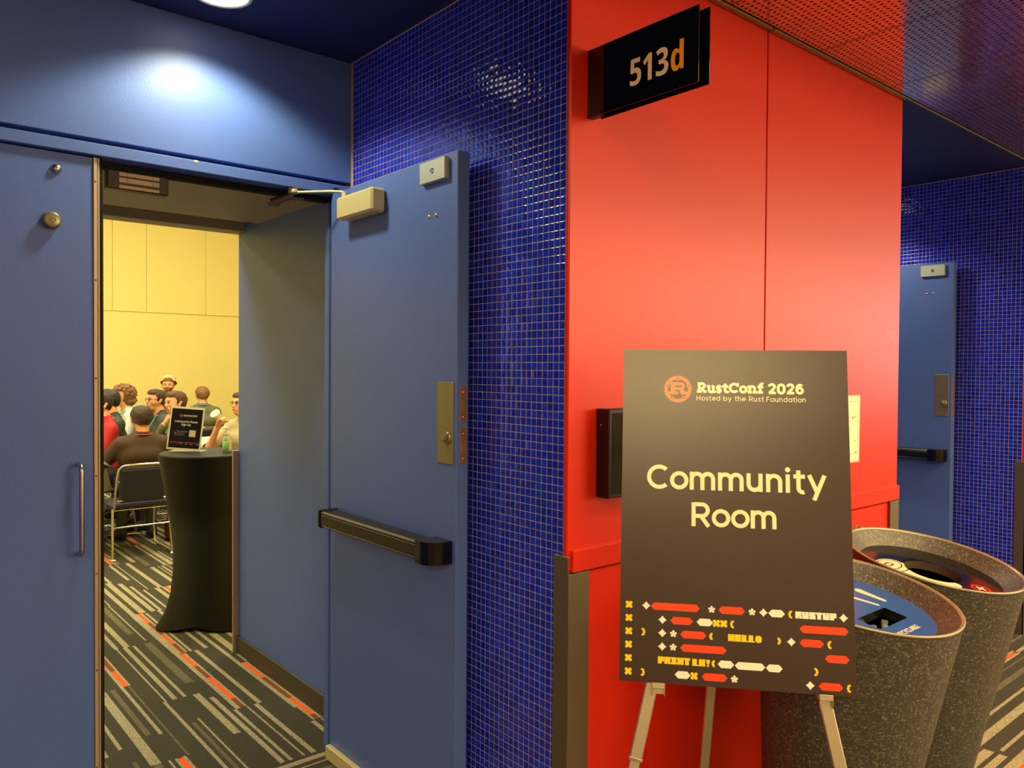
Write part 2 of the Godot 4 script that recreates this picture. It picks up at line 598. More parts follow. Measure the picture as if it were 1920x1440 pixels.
func tile_wall(called: String, x: float, thick: float, face: float, singles: bool) -> void:
	var a := Acc.new()
	var z0 := BACK
	var z1 := FRONT - 0.016
	a.box(V(minf(x, x - face * thick), 0, z0 - 0.09), V(maxf(x, x - face * thick), CEIL, z1))
	var w := struct(called, a, mats.grout, "wall of small glossy cobalt blue mosaic tiles with tan grout")
	if tile_shape == null: tile_shape = tile_mesh()
	var B := Basis(V(0, 0, 1), V(0, 1, 0), V(-1, 0, 0)) if face < 0 else Basis(V(0, 0, -1), V(0, 1, 0), V(1, 0, 0))
	var rows := int(CEIL / PITCH)
	var cols := int((z1 - z0) / PITCH)
	var list := []
	var r := RandomNumberGenerator.new()
	r.seed = 40 + int(x * 10)
	for j in rows:
		for i in cols:
			var p := V(x + face * 0.0012, 0.004 + (j + 0.5) * PITCH, z1 - 0.001 - (i + 0.5) * PITCH)
			var tilt := Basis(V(1, 0, 0), r.randfn(0, 0.014)) * Basis(V(0, 1, 0), r.randfn(0, 0.014))
			var tr := Transform3D(B * tilt, p)
			var k := r.randi() % 8
			list.append([tr, 0 if k < 4 else (1 if k < 6 else 2), Vector2(p.z * -1.0, p.y), i, j])
	var mm := [[], [], []]
	var count := 0
	for l in list:
		var single := false
		if singles and count < 300:
			var y: float = l[0].origin.y
			var i: int = l[3]
			single = (i < 4 and y > 1.09 and y < 2.66) or (i >= 3 and i < 5 and y > 0.5 and y < 1.09)
		if single:
			count += 1
			var o := inst("tile", tile_shape, [mats.tile_a, mats.tile_b, mats.tile_c][l[1]], w)
			o.transform = l[0]
		else:
			mm[l[1]].append(l[0])
	for k in 3:
		var m := MultiMesh.new()
		m.transform_format = MultiMesh.TRANSFORM_3D
		m.mesh = tile_shape
		m.instance_count = mm[k].size()
		for q in mm[k].size(): m.set_instance_transform(q, mm[k][q])
		var o := MultiMeshInstance3D.new()
		o.name = "small_tiles"
		o.multimesh = m
		o.material_override = [mats.tile_a, mats.tile_b, mats.tile_c][k]
		o.set_meta("kind", "stuff")
		w.add_child(o, true)
	# pale bead where the mosaic meets the ceiling and the door wall
	var bead := Acc.new()
	bead.box(V(x - 0.004, CEIL - 0.005, z0), V(x + 0.004, CEIL, z1), 0.001)
	bead.box(V(x - 0.003, 0, z0), V(x + 0.003, CEIL, z0 + 0.005), 0.001)
	obj("bead", bead, mats.grout, w)

# one door recess; dx shifts the whole; main = the one in front of the camera
func recess(dx: float, main: bool) -> void:
	var xl := -0.31 + dx if main else 3.80
	var xr := 1.622 + dx
	tile_wall("wall_tiled_right" if main else "wall_tiled_next_right", xr, 0.12, -1.0, main)
	tile_wall("wall_tiled_left" if main else "wall_tiled_next_left", xl, 0.12, 1.0, false)
	struct("ceiling_recess", bx(V(xl, CEIL, BACK - 0.1), V(xr, CEIL + 0.05, FRONT + 0.02)), mats.navy_ceiling, "dark navy painted recess ceiling")
	var blue: Material = mats.blue_paint
	var w := struct_node("wall_doorway" if main else "wall_next_doorway", "blue painted wall above a pair of blue doors")
	obj("bulkhead", bx(V(xl, 2.405, BACK - 0.14), V(xr - 0.001, CEIL, BACK), 0.002), blue, w)
	obj("slot", bx(V(xl, 2.384, BACK - 0.14), V(xr, 2.405, BACK - 0.12)), blue, w)
	var hd := Acc.new()
	hd.box(V(xl, 2.345, BACK - 0.09), V(xr - 0.001, 2.386, BACK + 0.016), 0.0025)
	obj("frame_header", hd, blue, w)
	obj("door_stop", bx(V(xl + 0.05, 2.322, BACK - 0.09), V(xr - 0.05, 2.345, BACK - 0.052), 0.002), mats.black_brush, w)  # black rubber gasket, with the shade under the header put into its colour
	obj("frame_jamb", bx(V(1.578 + dx, 0, BACK - 0.09), V(xr - 0.001, 2.345, BACK + 0.0), 0.003), blue, w)
	obj("frame_jamb", bx(V(1.545 + dx, 0, BACK - 0.09), V(1.578 + dx, 2.345, BACK - 0.052), 0.003), blue, w)
	obj("frame_jamb", bx(V(xl + 0.001, 0, BACK - 0.09), V(-0.24 + dx if main else xl + 0.058, 2.345, BACK + 0.0), 0.003), blue, w)
	# closed leaf
	var d1 := struct_node("door_1" if main else "door_3", "closed blue door leaf with a long steel pull handle", V(dx, 0, 0))
	obj("leaf", bx(V(-0.238 if main else -0.08, 0.008, BACK - 0.05), V(0.643, 2.340, BACK - 0.004), 0.002), blue, d1)
	var ast := Acc.new()
	ast.box(V(0.643, 0.01, BACK - 0.05), V(0.655, 2.340, BACK + 0.002), 0.001)
	ast.box(V(0.6575, 0.01, BACK - 0.05), V(0.663, 2.340, BACK - 0.003), 0.001)
	var astn := obj("edge_strip", ast, mats.astragal, d1, "bare metal edge strip with screws")
	for k in 7:
		var sc := Acc.new()
		sc.lathe([[0.0, 0.0012], [0.0032, 0.0008], [0.0036, 0.0]], 10, Transform3D(Basis(V(1, 0, 0), V(0, 0, 1), V(0, -1, 0)), V(0.649, 2.26 - 0.335 * k, BACK + 0.002)))
		obj("screw", sc, mats.bronze, astn)
	obj("brush_seal", bx(V(0.663, 0.01, BACK - 0.052), V(0.675, 2.340, BACK - 0.006), 0.002), mats.black_brush, d1)
	if main:
		var zf := BACK - 0.004
		var k1 := Acc.new()
		var fwd := Basis(V(1, 0, 0), V(0, 0, 1), V(0, -1, 0))
		k1.lathe([[0.0, 0.016], [0.006, 0.0155], [0.012, 0.012], [0.0155, 0.006], [0.0165, 0.0]], 20, Transform3D(fwd, V(0.533, 2.283, zf)))
		obj("rivet_cap", k1, mats.steel, d1, "small domed metal cap")
		var k2 := Acc.new()
		k2.lathe([[0.0, 0.030], [0.021, 0.030], [0.0245, 0.028], [0.026, 0.025], [0.026, 0.022], [0.0275, 0.018], [0.0275, 0.004], [0.029, 0.0]], 28, Transform3D(fwd, V(0.517, 2.110, zf)))
		var kk := obj("lock_cylinder", k2, mats.brass, d1, "round worn brass lock cylinder")
		var k3 := Acc.new()
		k3.lathe([[0.0045, 0.0315], [0.008, 0.0315], [0.008, 0.0298]], 16, Transform3D(fwd, V(0.519, 2.109, zf)), true)
		obj("keyway_ring", k3, mats.bronze, kk)
		var hp := Acc.new()
		var pts := []
		var hx := 0.594
		pts.append(V(hx, 1.300, zf))
		for k in 7:
			var an := PI * 0.5 * k / 6.0
			pts.append(V(hx, 1.278 + 0.022 * cos(an), zf + 0.036 + 0.022 * sin(an)))
		for k in 7:
			var an := PI * 0.5 * k / 6.0
			pts.append(V(hx, 1.020 - 0.022 * sin(an), zf + 0.036 + 0.022 * cos(an)))
		pts.append(V(hx, 0.998, zf))
		hp.tube(pts, 0.0085, 14)
		obj("pull_handle", hp, mats.steel, d1, "vertical steel bar pull handle")
	open_door(dx, main)
	# vestibule behind the doors
	var v := struct_node("wall_vestibule" if main else "wall_next_vestibule", "blue side wall of the short passage behind the doors")
	var ve := -4.42
	var rx := 1.70 + dx
	obj("side_wall", bx(V(rx, 0.0, ve), V(rx + 0.1, 2.44, BACK - 0.088), 0.004), blue, v)
	obj("return", bx(V(1.59 + dx, 0, BACK - 0.10), V(rx + 0.05, 2.44, BACK - 0.088)), blue, v)
	obj("side_wall", bx(V(xl - 0.12, 0.0, ve), V(xl - 0.02, 2.44, BACK - 0.088), 0.004), blue, v)
	var bb := Acc.new()
	bb.box(V(rx - 0.012, 0, ve + 0.002), V(rx + 0.001, 0.098, BACK - 0.1), 0.003)
	var bo := struct("baseboard_right" if main else "baseboard_next_right", bb, mats.dark_base, "dark rubber baseboard along the passage")
	var cl := struct_node("ceiling_vestibule", "low flat ceiling of the passage behind the doors")
	obj("soffit_panel", bx(V(xl - 0.1, 2.405, -4.13), V(rx, 2.44, BACK - 0.09)), mats.vestibule_soffit, cl)
	obj("soffit_lip", bx(V(xl - 0.1, 2.39, -4.47), V(rx + 0.05, 2.44, -4.34), 0.003), mats.vestibule_soffit, cl)
	obj("slot_back", bx(V(xl - 0.1, 2.56, -4.36), V(rx + 0.05, 2.58, -4.11)), mats.vestibule_soffit, cl)
	obj("slot_side", bx(V(xl - 0.1, 2.44, -4.12), V(rx + 0.05, 2.57, -4.11)), mats.vestibule_soffit, cl)
	obj("slot_side", bx(V(xl - 0.1, 2.44, -4.36), V(rx + 0.05, 2.57, -4.35)), mats.vestibule_soffit, cl)
	obj("closer_top", bx(V(xl - 0.12, 2.386, BACK - 0.14), V(rx + 0.1, 2.50, BACK - 0.088)), mats.blue_paint, cl)
	if main:
		# electromagnet under the header
		var mg := Acc.new()
		mg.box(V(0.700, 2.258, BACK - 0.105), V(0.906, 2.334, BACK - 0.062), 0.003)
		var mo := obj("magnet_lock", mg, mats.maglock_case, w, "black magnetic lock with brushed metal bars")
		for k in 3:
			var y: float = [2.305, 2.282, 2.262][k]
			obj("metal_bar", bx(V(0.738, y, BACK - 0.064), V(0.874, y + [0.014, 0.018, 0.012][k], BACK - 0.0605), 0.001), mats.maglock_bar, mo)
		for k in 2:
			obj("seam", bx(V([0.765, 0.85][k], 2.262, BACK - 0.0612), V([0.766, 0.851][k], 2.319, BACK - 0.0602)), mats.black_plastic, mo)
		# brown aluminium strip across the passage ceiling just behind the header
		obj("ceiling_strip", bx(V(0.91, 2.385, -3.30), V(1.58, 2.404, -3.06), 0.002), mats.vestibule_soffit, cl)
		obj("corner_guard", bx(V(rx - 0.032, 0.0, ve - 0.012), V(rx + 0.004, 1.158, ve + 0.004), 0.002), mats.astragal, v, "pale metal corner guard on the passage wall")
		obj("paint_chip", bx(V(0.972, 2.378, BACK + 0.0155), V(0.986, 2.3865, BACK + 0.0168), 0.0005), mats.closer_beige, w, "pale chip in the header's paint")
		# sticker on the header
		obj("sticker", bx(V(1.531, 2.348, BACK + 0.016), V(1.556, 2.372, BACK + 0.0166)), mats.black_plastic, w)
		var stk := obj("sticker_label", bx(V(1.538, 2.350, BACK + 0.0166), V(1.568, 2.362, BACK + 0.0172)), mats.white_plastic, w, "small white printed sticker")
		for k in 4:
			obj("print_mark", bx(V(1.542 + 0.0055 * k, 2.354, BACK + 0.0172), V(1.5455 + 0.0055 * k, 2.358, BACK + 0.0174)), mats.dark_base, stk)
	else:
		struct("wall_next_room", bx(V(xl - 0.3, 0, -4.6), V(rx + 0.3, 2.6, -4.48)), mats.cream_wall)
		floor_slab("floor_next_passage", xl - 0.2, rx + 0.1, -4.5, -3.06, true, mats.carpet_room)
	downlight(dx)

func downlight(dx: float) -> void:
	var at := V(0.985 + dx, CEIL, -2.715)
	var o := thing("downlight", "round recessed downlight glowing in the navy ceiling above the " + ("blue bulkhead" if dx == 0.0 else "next recess"), "ceiling light", at)
	var ring := Acc.new()
	ring.lathe([[0.088, 0.0], [0.090, -0.005], [0.098, -0.006], [0.102, -0.003], [0.103, 0.0]], 40)
	obj("trim_ring", ring, mats.white_plastic, o)
	var gm := StandardMaterial3D.new()
	gm.albedo_color = rgb8(245, 245, 240)
	gm.emission_enabled = true
	gm.emission = Color(1.0, 0.97, 0.88)
	gm.emission_energy_multiplier = 5.0
	var lens := Acc.new()
	lens.lathe([[0.0, -0.001], [0.089, -0.001], [0.089, 0.003]], 40)
	obj("lamp_lens", lens, gm, o)
	var l := SpotLight3D.new()
	l.name = "downlight_lamp"
	l.light_color = Color(1.0, 0.945, 0.74)
	l.light_energy = DOWN
	l.light_size = 0.08
	l.spot_range = 8.0
	l.spot_angle = 67.0
	l.spot_angle_attenuation = 0.35
	l.shadow_enabled = true
	o.add_child(l)
	l.position = V(0, -0.02, 0)
	l.rotation_degrees = V(-90, 0, 0)

const DOWN := 1.55

# leaf standing open against the mosaic, with its hardware. x = 1.53 is the face towards the camera
func open_door(dx: float, main: bool) -> void:
	var zn := -2.09 if main else -2.055        # free edge
	var zh := zn - 0.882
	var xf := 1.53 + dx
	var d := struct_node("door_2" if main else "door_4", "blue door leaf standing open against the mosaic wall" if main else "blue door leaf standing open in the next recess")
	obj("leaf", bx(V(xf, 0.018, zh), V(xf + 0.048, 2.347, zn), 0.002), mats.blue_paint, d)
	# closer
	if main:
		var cb := Acc.new()
		cb.box(V(xf - 0.062, 2.209, zn - 0.722), V(xf - 0.001, 2.297, zn - 0.448), 0.008)
		var cl := obj("closer", cb, mats.closer_beige, d, "beige box door closer")
		var arm := Acc.new()
		arm.tube([V(1.505, 2.297, -2.81), V(1.505, 2.325, -2.81)], 0.012, 14)
		arm.tube([V(1.505, 2.322, -2.81), V(1.50, 2.330, -2.835), V(1.47, 2.331, -2.86), V(1.375, 2.331, -2.965)], 0.0055, 10, true)
		obj("closer_arm", arm, mats.closer_beige, cl)
		var kn := Acc.new()
		kn.lathe([[0.0, 0.028], [0.018, 0.028], [0.020, 0.026], [0.020, 0.018], [0.018, 0.017], [0.020, 0.015], [0.020, 0.004], [0.017, 0.0], [0.0, 0.0]], 24, Transform3D(Basis.IDENTITY, V(1.365, 2.325, -2.975)))
		obj("arm_knuckle", kn, mats.closer_beige, cl)
		var sh := Acc.new()
		sh.tube([V(1.365, 2.322, -2.975), V(1.335, 2.306, -3.00), V(1.300, 2.292, -3.035)], 0.009, 10, true, 1.6)
		sh.box(V(1.283, 2.280, -3.052), V(1.335, 2.290, -3.03), 0.002)
		sh.box(V(1.33, 2.312, -3.03), V(1.42, 2.318, -2.99), 0.001)
		obj("arm_shoe", sh, mats.bronze, cl)
	# magnet keeper plate
	var px := xf - 0.018
	var kp := Acc.new()
	kp.box(V(px, 2.262, zn - 0.2), V(xf + 0.001, 2.335, zn - 0.05), 0.002)
	var kpo := obj("keeper_plate", kp, mats.keeper_steel, d, "worn steel armature plate")
	var side := Basis(V(0, 0, 1), V(-1, 0, 0), V(0, -1, 0))
	var ks := Acc.new()
	ks.lathe([[0.003, 0.0005], [0.0055, 0.0005], [0.006, 0.003], [0.0085, 0.003], [0.010, 0.0]], 20, Transform3D(side, V(px, 2.299, zn - 0.125)), true)
	obj("keeper_bolt", ks, mats.chrome, kpo)
	for k in 2:
		var b := Acc.new()
		b.lathe([[0.0, 0.005], [0.004, 0.0045], [0.007, 0.002], [0.008, 0.0]], 14, Transform3D(side, V(xf, 2.151, zn - [0.163, 0.122][k])))
		obj("bolt_cap", b, mats.steel, d)
	# lock plate with thumb turn
	var y0 := 1.312 if main else 1.341
	var lp := Acc.new()
	lp.box(V(xf - 0.004, y0, zn - 0.107), V(xf + 0.001, y0 + 0.275, zn - 0.017), 0.002)
	var lpo := obj("lock_plate", lp, mats.brass, d, "tall brass lock plate")
	var tt := Acc.new()
	var tz := zn - 0.045
	tt.lathe([[0.021, 0.0], [0.021, 0.004], [0.018, 0.008], [0.013, 0.009], [0.0, 0.009]], 24, Transform3D(side, V(xf - 0.004, y0 + 0.088, tz)))
	tt.box(V(xf - 0.032, y0 + 0.078, tz - 0.006), V(xf - 0.012, y0 + 0.098, tz + 0.012), 0.004)
	obj("thumb_turn", tt, mats.brass, lpo)
	# exit bar
	var b0 := zn - 0.04
	var yb := 0.985 if main else 1.052
	var eb := d
	var bar := Acc.new()
	bar.box(V(xf - 0.078, yb + 0.004, zh + 0.07), V(xf - 0.006, yb + 0.068, b0 - 0.06), 0.006)
	var bo := obj("exit_bar", bar, mats.black_bar, eb, "dark push bar across the door")
	var pad := Acc.new()
	pad.box(V(xf - 0.081, yb + 0.018, zh + 0.075), V(xf - 0.076, yb + 0.055, b0 - 0.065), 0.001)
	obj("push_pad", pad, mats.black_plastic, bo)
	var line := Acc.new()
	line.box(V(xf - 0.0795, yb + 0.060, zh + 0.07), V(xf - 0.073, yb + 0.0645, b0 - 0.06), 0.001)
	line.box(V(xf - 0.0795, yb + 0.009, zh + 0.07), V(xf - 0.076, yb + 0.013, b0 - 0.06), 0.001)
	obj("bright_line", line, mats.bronze, bo)
	var e1 := Acc.new()
	var poly := PackedVector2Array([Vector2(0, 0), Vector2(0.092, 0)])
	for k in 9:
		var an := PI * 0.5 * k / 8.0
		poly.append(Vector2(0.03 + 0.062 * cos(an), 0.026 + 0.062 * sin(an)))
	poly.append(Vector2(0, 0.088))
	# plan shape of the end housing: x along the door towards the free edge, y off the door
	e1.prism(poly, -(yb + 0.074), -(yb - 0.002), Transform3D(Basis(V(0, 0, 1), V(-1, 0, 0), V(0, -1, 0)), V(xf, 0, b0 - 0.072)))
	obj("end_housing", e1, mats.black_gloss, bo)
	obj("end_housing", bx(V(xf - 0.084, yb + 0.0, zh + 0.048), V(xf, yb + 0.074, zh + 0.072), 0.006), mats.black_gloss, bo)
	# edge plates on the free edge
	for k in 2:
		var ey: float = [1.452, 1.314][k] + (0.0 if main else 0.03)
		var ep := obj("edge_plate", bx(V(xf + 0.013, ey, zn - 0.001), V(xf + 0.042, ey + 0.12, zn + 0.0015), 0.0008), mats.copper_plate, d, "coppery lock edge plate")
		obj("latch", bx(V(xf + 0.019, ey + 0.04, zn + 0.001), V(xf + 0.036, ey + 0.075, zn + 0.004), 0.001), mats.brass, ep)
		for q in 2:
			var sc := Acc.new()
			sc.lathe([[0.0, 0.0012], [0.004, 0.0008], [0.0046, 0.0]], 10, Transform3D(Basis(V(1, 0, 0), V(0, 0, 1), V(0, -1, 0)), V(xf + 0.0275, ey + [0.018, 0.1][q], zn + 0.0015)))
			obj("screw", sc, mats.steel, ep)
	# drop seal housing along the bottom
	if main:
		var ds := obj("bottom_seal", bx(V(xf - 0.022, 0.006, zh + 0.004), V(xf, 0.062, zn - 0.06), 0.002), mats.closer_beige, d, "beige metal strip along the bottom of the door")
		obj("screw", bx(V(xf - 0.0225, 0.05, zh + 0.05), V(xf - 0.0215, 0.055, zh + 0.058)), mats.dark_base, ds)

# ---------------------------------------------------------------- the red piers
func pier() -> void:
	var xl := 1.622
	var xr := 3.80
	var c := struct_node("wall_pier", "glossy red panelled pier between the door recesses")
	obj("core", bx(V(xl + 0.12, 0, BACK - 0.08), V(xr - 0.28, 2.93, FRONT - 0.03)), mats.red_edge, c)
	obj("core_side", bx(V(xr - 0.30, 0, BACK - 0.08), V(xr - 0.002, 2.93, FRONT - 0.02)), mats.red_edge, c)
	obj("edge_return", bx(V(xl - 0.001, 1.03, FRONT - 0.017), V(xl + 0.13, 2.93, FRONT - 0.004), 0.001), mats.red_edge, c)
	obj("front_panel", bx(V(xl, 1.03, FRONT - 0.018), V(2.652, 2.925, FRONT), 0.002), mats.red_paint, c)
	obj("front_panel", bx(V(2.660, 1.03, FRONT - 0.018), V(xr, 2.925, FRONT), 0.002), scuffed_red(), c, "red panel with pale scuffs by its edge")
	obj("joint", bx(V(2.64, 1.03, FRONT - 0.03), V(2.67, 2.92, FRONT - 0.016)), mats.red_edge, c)
	obj("rail", bx(V(xl + 0.014, 1.027, FRONT - 0.01), V(xr + 0.006, 1.093, FRONT + 0.011), 0.0025), mats.red_paint, c, "red rail across the pier")
	obj("lower_panel", bx(V(1.712, 0.0, FRONT - 0.03), V(3.733, 1.020, FRONT - 0.002), 0.002), mats.red_paint, c)
	# bronze corner guards
	guard("trim_1", xl, 1.0)
	guard("trim_2", xr, -1.0)
	# next pier beyond the second recess, and the one on the left out of the picture
	for k in 2:
		var x0: float = [5.577, -3.6][k]
		var x1: float = [7.74, -0.31][k]
		var p := struct_node("wall_next_pier" if k == 0 else "wall_left_pier", "red pier beyond the second recess" if k == 0 else "")
		obj("front_panel", bx(V(x0, 1.03, FRONT - 0.018), V(x1, 2.925, FRONT), 0.002), mats.red_paint, p)
		obj("lower_panel", bx(V(x0 + 0.09, 0.0, FRONT - 0.03), V(x1 - 0.07, 1.02, FRONT - 0.002), 0.002), mats.red_paint, p)
		obj("rail", bx(V(x0 + 0.014, 1.027, FRONT - 0.01), V(x1 + 0.006, 1.093, FRONT + 0.011), 0.0025), mats.red_paint, p)
		obj("core", bx(V(x0 + (0.12 if k == 0 else 0.0), 0, BACK - 0.08), V(x1 - (0.0 if k == 0 else 0.12), 2.93, FRONT - 0.03)), mats.red_edge, p)
	guard("trim_3", 5.577, 1.0)
	struct("wall_beyond", bx(V(7.73, 0, -3.06), V(22, 2.93, -2.9)), mats.blue_paint)
	struct("wall_left_end", bx(V(-10, 0, -3.06), V(-3.58, 2.93, -1.7)), mats.red_paint)

func guard(called: String, x: float, s: float) -> void:
	var a := Acc.new()
	# leg over the mosaic, leg over the red front
	a.box(V(minf(x - s * 0.006, x - s * 0.003), 0, FRONT - 0.052), V(maxf(x - s * 0.006, x - s * 0.003), 1.075, FRONT + 0.010), 0.0008)
	a.box(V(minf(x - s * 0.006, x + s * 0.085), 0, FRONT + 0.001), V(maxf(x - s * 0.006, x + s * 0.085), 1.024, FRONT + 0.010), 0.0008)
	var o := struct(called, a, mats.bronze, "brown metal corner guard at the foot of a red pier")
	obj("cap_edge", bx(V(x - 0.006, 1.0745, FRONT - 0.052), V(x + 0.003, 1.0765, FRONT + 0.010), 0.0005), mats.trim_metal, o)

func scuffed_red() -> StandardMaterial3D:
	var m: StandardMaterial3D = mats.red_paint.duplicate()
	# uv of a box face: 0..1 across the panel; a few pale chips near the right edge
	var im := Image.create(1024, 1024, false, Image.FORMAT_RGB8)
	im.fill(Color(1, 1, 1))
	m.albedo_color = Color(1, 1, 1)
	im.fill(rgb8(208, 40, 16))
	var r := RandomNumberGenerator.new()
	r.seed = 6
	for k in 34:
		var x := 905 + r.randi() % 95
		var y := 590 + r.randi() % 26
		var len := 3 + r.randi() % 7
		var dx := r.randf_range(-1, 1)
		for q in len:
			im.set_pixel(clampi(int(x + dx * q), 0, 1023), y + q, rgb8(232, 150, 130))
	m.albedo_texture = ImageTexture.create_from_image(im)
	m.uv1_triplanar = false
	m.uv1_world_triplanar = false
	m.uv1_scale = Vector3.ONE
	m.heightmap_enabled = false
	return m

# ---------------------------------------------------------------- perforated soffit
func soffit() -> void:
	var y := 2.912
	var c := struct_node("ceiling_soffit", "glossy dark metal soffit panels full of round holes")
	var nx := 24
	var nz := 38
	var p := 0.0252
	var a := Acc.new()
	var R := 0.0066
	var th := 0.0025
	for j in nz:
		for i in nx:
			var cx := (i + 0.5) * p
			var cz := (j + 0.5) * p
			var hole := []
			var sq := []
			for k in 8:
				var an := TAU * k / 8.0
				hole.append(V(cx + R * cos(an), 0, cz + R * sin(an)))
				var m := maxf(absf(cos(an)), absf(sin(an)))
				sq.append(V(cx + p * 0.5 * cos(an) / m, 0, cz + p * 0.5 * sin(an) / m))
			var b := a.v.size()
			for k in 8: a.vert(sq[k], V(0, -1, 0))
			for k in 8: a.vert(hole[k], V(0, -1, 0))
			for k in 8:
				var k2 := (k + 1) % 8
				a.tri(b + k, b + k2, b + 8 + k2)
				a.tri(b + k, b + 8 + k2, b + 8 + k)
			for k in 8:
				var an := TAU * k / 8.0
				a.vert(hole[k], V(-cos(an), 0, -sin(an)))
				a.vert(hole[k] + V(0, th, 0), V(-cos(an), 0, -sin(an)))
			for k in 8:
				var k2 := (k + 1) % 8
				a.tri(b + 16 + 2 * k, b + 16 + 2 * k2, b + 17 + 2 * k2)
				a.tri(b + 16 + 2 * k, b + 17 + 2 * k2, b + 17 + 2 * k)
	# folded edges
	var w := nx * p
	var d := nz * p
	a.box(V(0, 0, 0), V(0.0015, 0.03, d))
	a.box(V(w - 0.0015, 0, 0), V(w, 0.03, d))
	a.box(V(0, 0, 0), V(w, 0.03, 0.0015))
	var me := a.mesh()
	var step := 0.612
	for k in 14:
		var o := inst("soffit_panel", me, mats.soffit_metal, c)
		o.position = V(2.983 + step * (k - 5) + 0.003, y, FRONT + 0.034)
	# solid strip that closes the soffit towards the hall, and the dark space above the holes
	obj("edge_strip", bx(V(-10, y, FRONT + 0.034 + d), V(22, y + 0.04, -0.5), 0.002), mats.soffit_metal, c)
	obj("plenum", bx(V(-10, y + 1.20, FRONT - 0.02), V(22, y + 1.28, -0.5)), mats.hall_ceiling, c)
	obj("plenum_side", bx(V(-10, y + 0.02, FRONT - 0.06), V(22, y + 1.28, FRONT - 0.02)), mats.hall_ceiling, c)
	obj("plenum_left", bx(V(-10, y, FRONT + 0.03), V(2.983 - 5 * step, y + 0.05, -0.7)), mats.soffit_metal, c)
	obj("plenum_right", bx(V(2.983 + 9 * step, y, FRONT + 0.03), V(22, y + 0.05, -0.7)), mats.soffit_metal, c)
	# trim angle between the soffit and the red fronts, in lengths
	for k in 4:
		var x0: float = [-10.0, 1.0, 2.658, 3.80][k]
		var x1: float = [1.0, 2.650, 3.80, 22.0][k]
		var t := Acc.new()
		t.box(V(x0, y - 0.006, FRONT + 0.006), V(x1, y + 0.002, FRONT + 0.026), 0.0015)
		t.box(V(x0, y - 0.004, FRONT + 0.001), V(x1, y + 0.03, FRONT + 0.006), 0.001)
		obj("trim_angle", t, mats.trim_metal, c)

# ---------------------------------------------------------------- signs on the pier
func room_sign() -> void:
	var o := thing("room_sign", "black double plate room number sign projecting from the red pier", "sign", V(1.6915, 2.38, FRONT))
	obj("front_plate", bx(V(0, 0.0, 0.0), V(0.004, 0.2, 0.40), 0.0006), mats.black_gloss, o)
	obj("back_plate", bx(V(0.026, -0.004, 0.03), V(0.030, 0.196, 0.415), 0.0006), mats.black_gloss, o)
	obj("mounting_spine", bx(V(0.004, 0.0, 0.0), V(0.026, 0.196, 0.05), 0.001), mats.black_plastic, o)
	var font := SystemFont.new()
	font.font_names = PackedStringArray(["Droid Sans"])
	font.font_weight = 700
	var parts := [["513", rgb8(248, 232, 192)], ["d", rgb8(255, 176, 24)]]
	var zs := [0.2345, 0.3335]
	for k in 2:
		var t := TextMesh.new()
		t.text = parts[k][0]
		t.font = font
		t.font_size = 64
		t.pixel_size = 0.00150
		t.depth = 0.001
		var n := inst("number" if k == 0 else "letter", t, mat("sign_ink_%d" % k, parts[k][1], 0.5), o, "pale room number 513" if k == 0 else "orange letter d")
		n.transform = Transform3D(Basis(V(0, 0, 1) * 0.90, V(0, 1, 0) * 1.06, V(-1, 0, 0)), V(-0.0006, 0.0845, zs[k]))
	# dark screen box, mostly behind the poster
	var s := thing("wall_screen", "black wall screen on the red pier behind the poster", "screen", V(1.74, 1.243, FRONT))
	obj("case", bx(V(0, 0, 0), V(0.46, 0.27, 0.055), 0.003), mats.black_plastic, s)
	obj("glass", bx(V(0.012, 0.012, 0.055), V(0.448, 0.258, 0.056)), mats.black_gloss, s)
	var sc := Acc.new()
	sc.lathe([[0.0, 0.001], [0.003, 0.0005], [0.0035, 0]], 10, Transform3D(Basis(V(0, 0, 1), V(-1, 0, 0), V(0, -1, 0)), V(0, 0.22, 0.02)))
	obj("screw", sc, mats.steel, s)
	# framed plan
	var f := thing("framed_notice", "small framed floor plan on the red pier right of the poster", "notice", V(3.19, 1.231, FRONT))
	obj("backing", bx(V(0, 0, 0), V(0.222, 0.297, 0.006), 0.001), mat("notice_frame", rgb8(196, 182, 140), 0.35, 0.5), f)
	var im := Image.create(222, 297, false, Image.FORMAT_RGB8)
	im.fill(rgb8(226, 220, 190))
	var ink := rgb8(110, 104, 84)
	for r in [[14, 20, 194, 1], [14, 262, 194, 1], [14, 20, 1, 243], [208, 20, 1, 243], [14, 88, 194, 1], [14, 112, 194, 1], [150, 92, 40, 3], [150, 98, 24, 3], [30, 92, 80, 3], [30, 100, 60, 3], [120, 88, 1, 25], [60, 140, 70, 1], [60, 140, 1, 60], [60, 200, 70, 1], [130, 140, 1, 60], [150, 130, 30, 1], [150, 130, 1, 40], [180, 200, 6, 8], [180, 254, 20, 5]]:
		im.fill_rect(Rect2i(r[0], r[1], r[2], r[3]), ink)
	var pm := mat("plan_print", Color(1, 1, 1), 0.5)
	pm.albedo_texture = ImageTexture.create_from_image(im)
	var pa := Acc.new()
	pa.quad(V(0.008, 0.008, 0.0062), V(0.214, 0.008, 0.0062), V(0.214, 0.289, 0.0062), V(0.008, 0.289, 0.0062))
	obj("printed_plan", pa, pm, f)

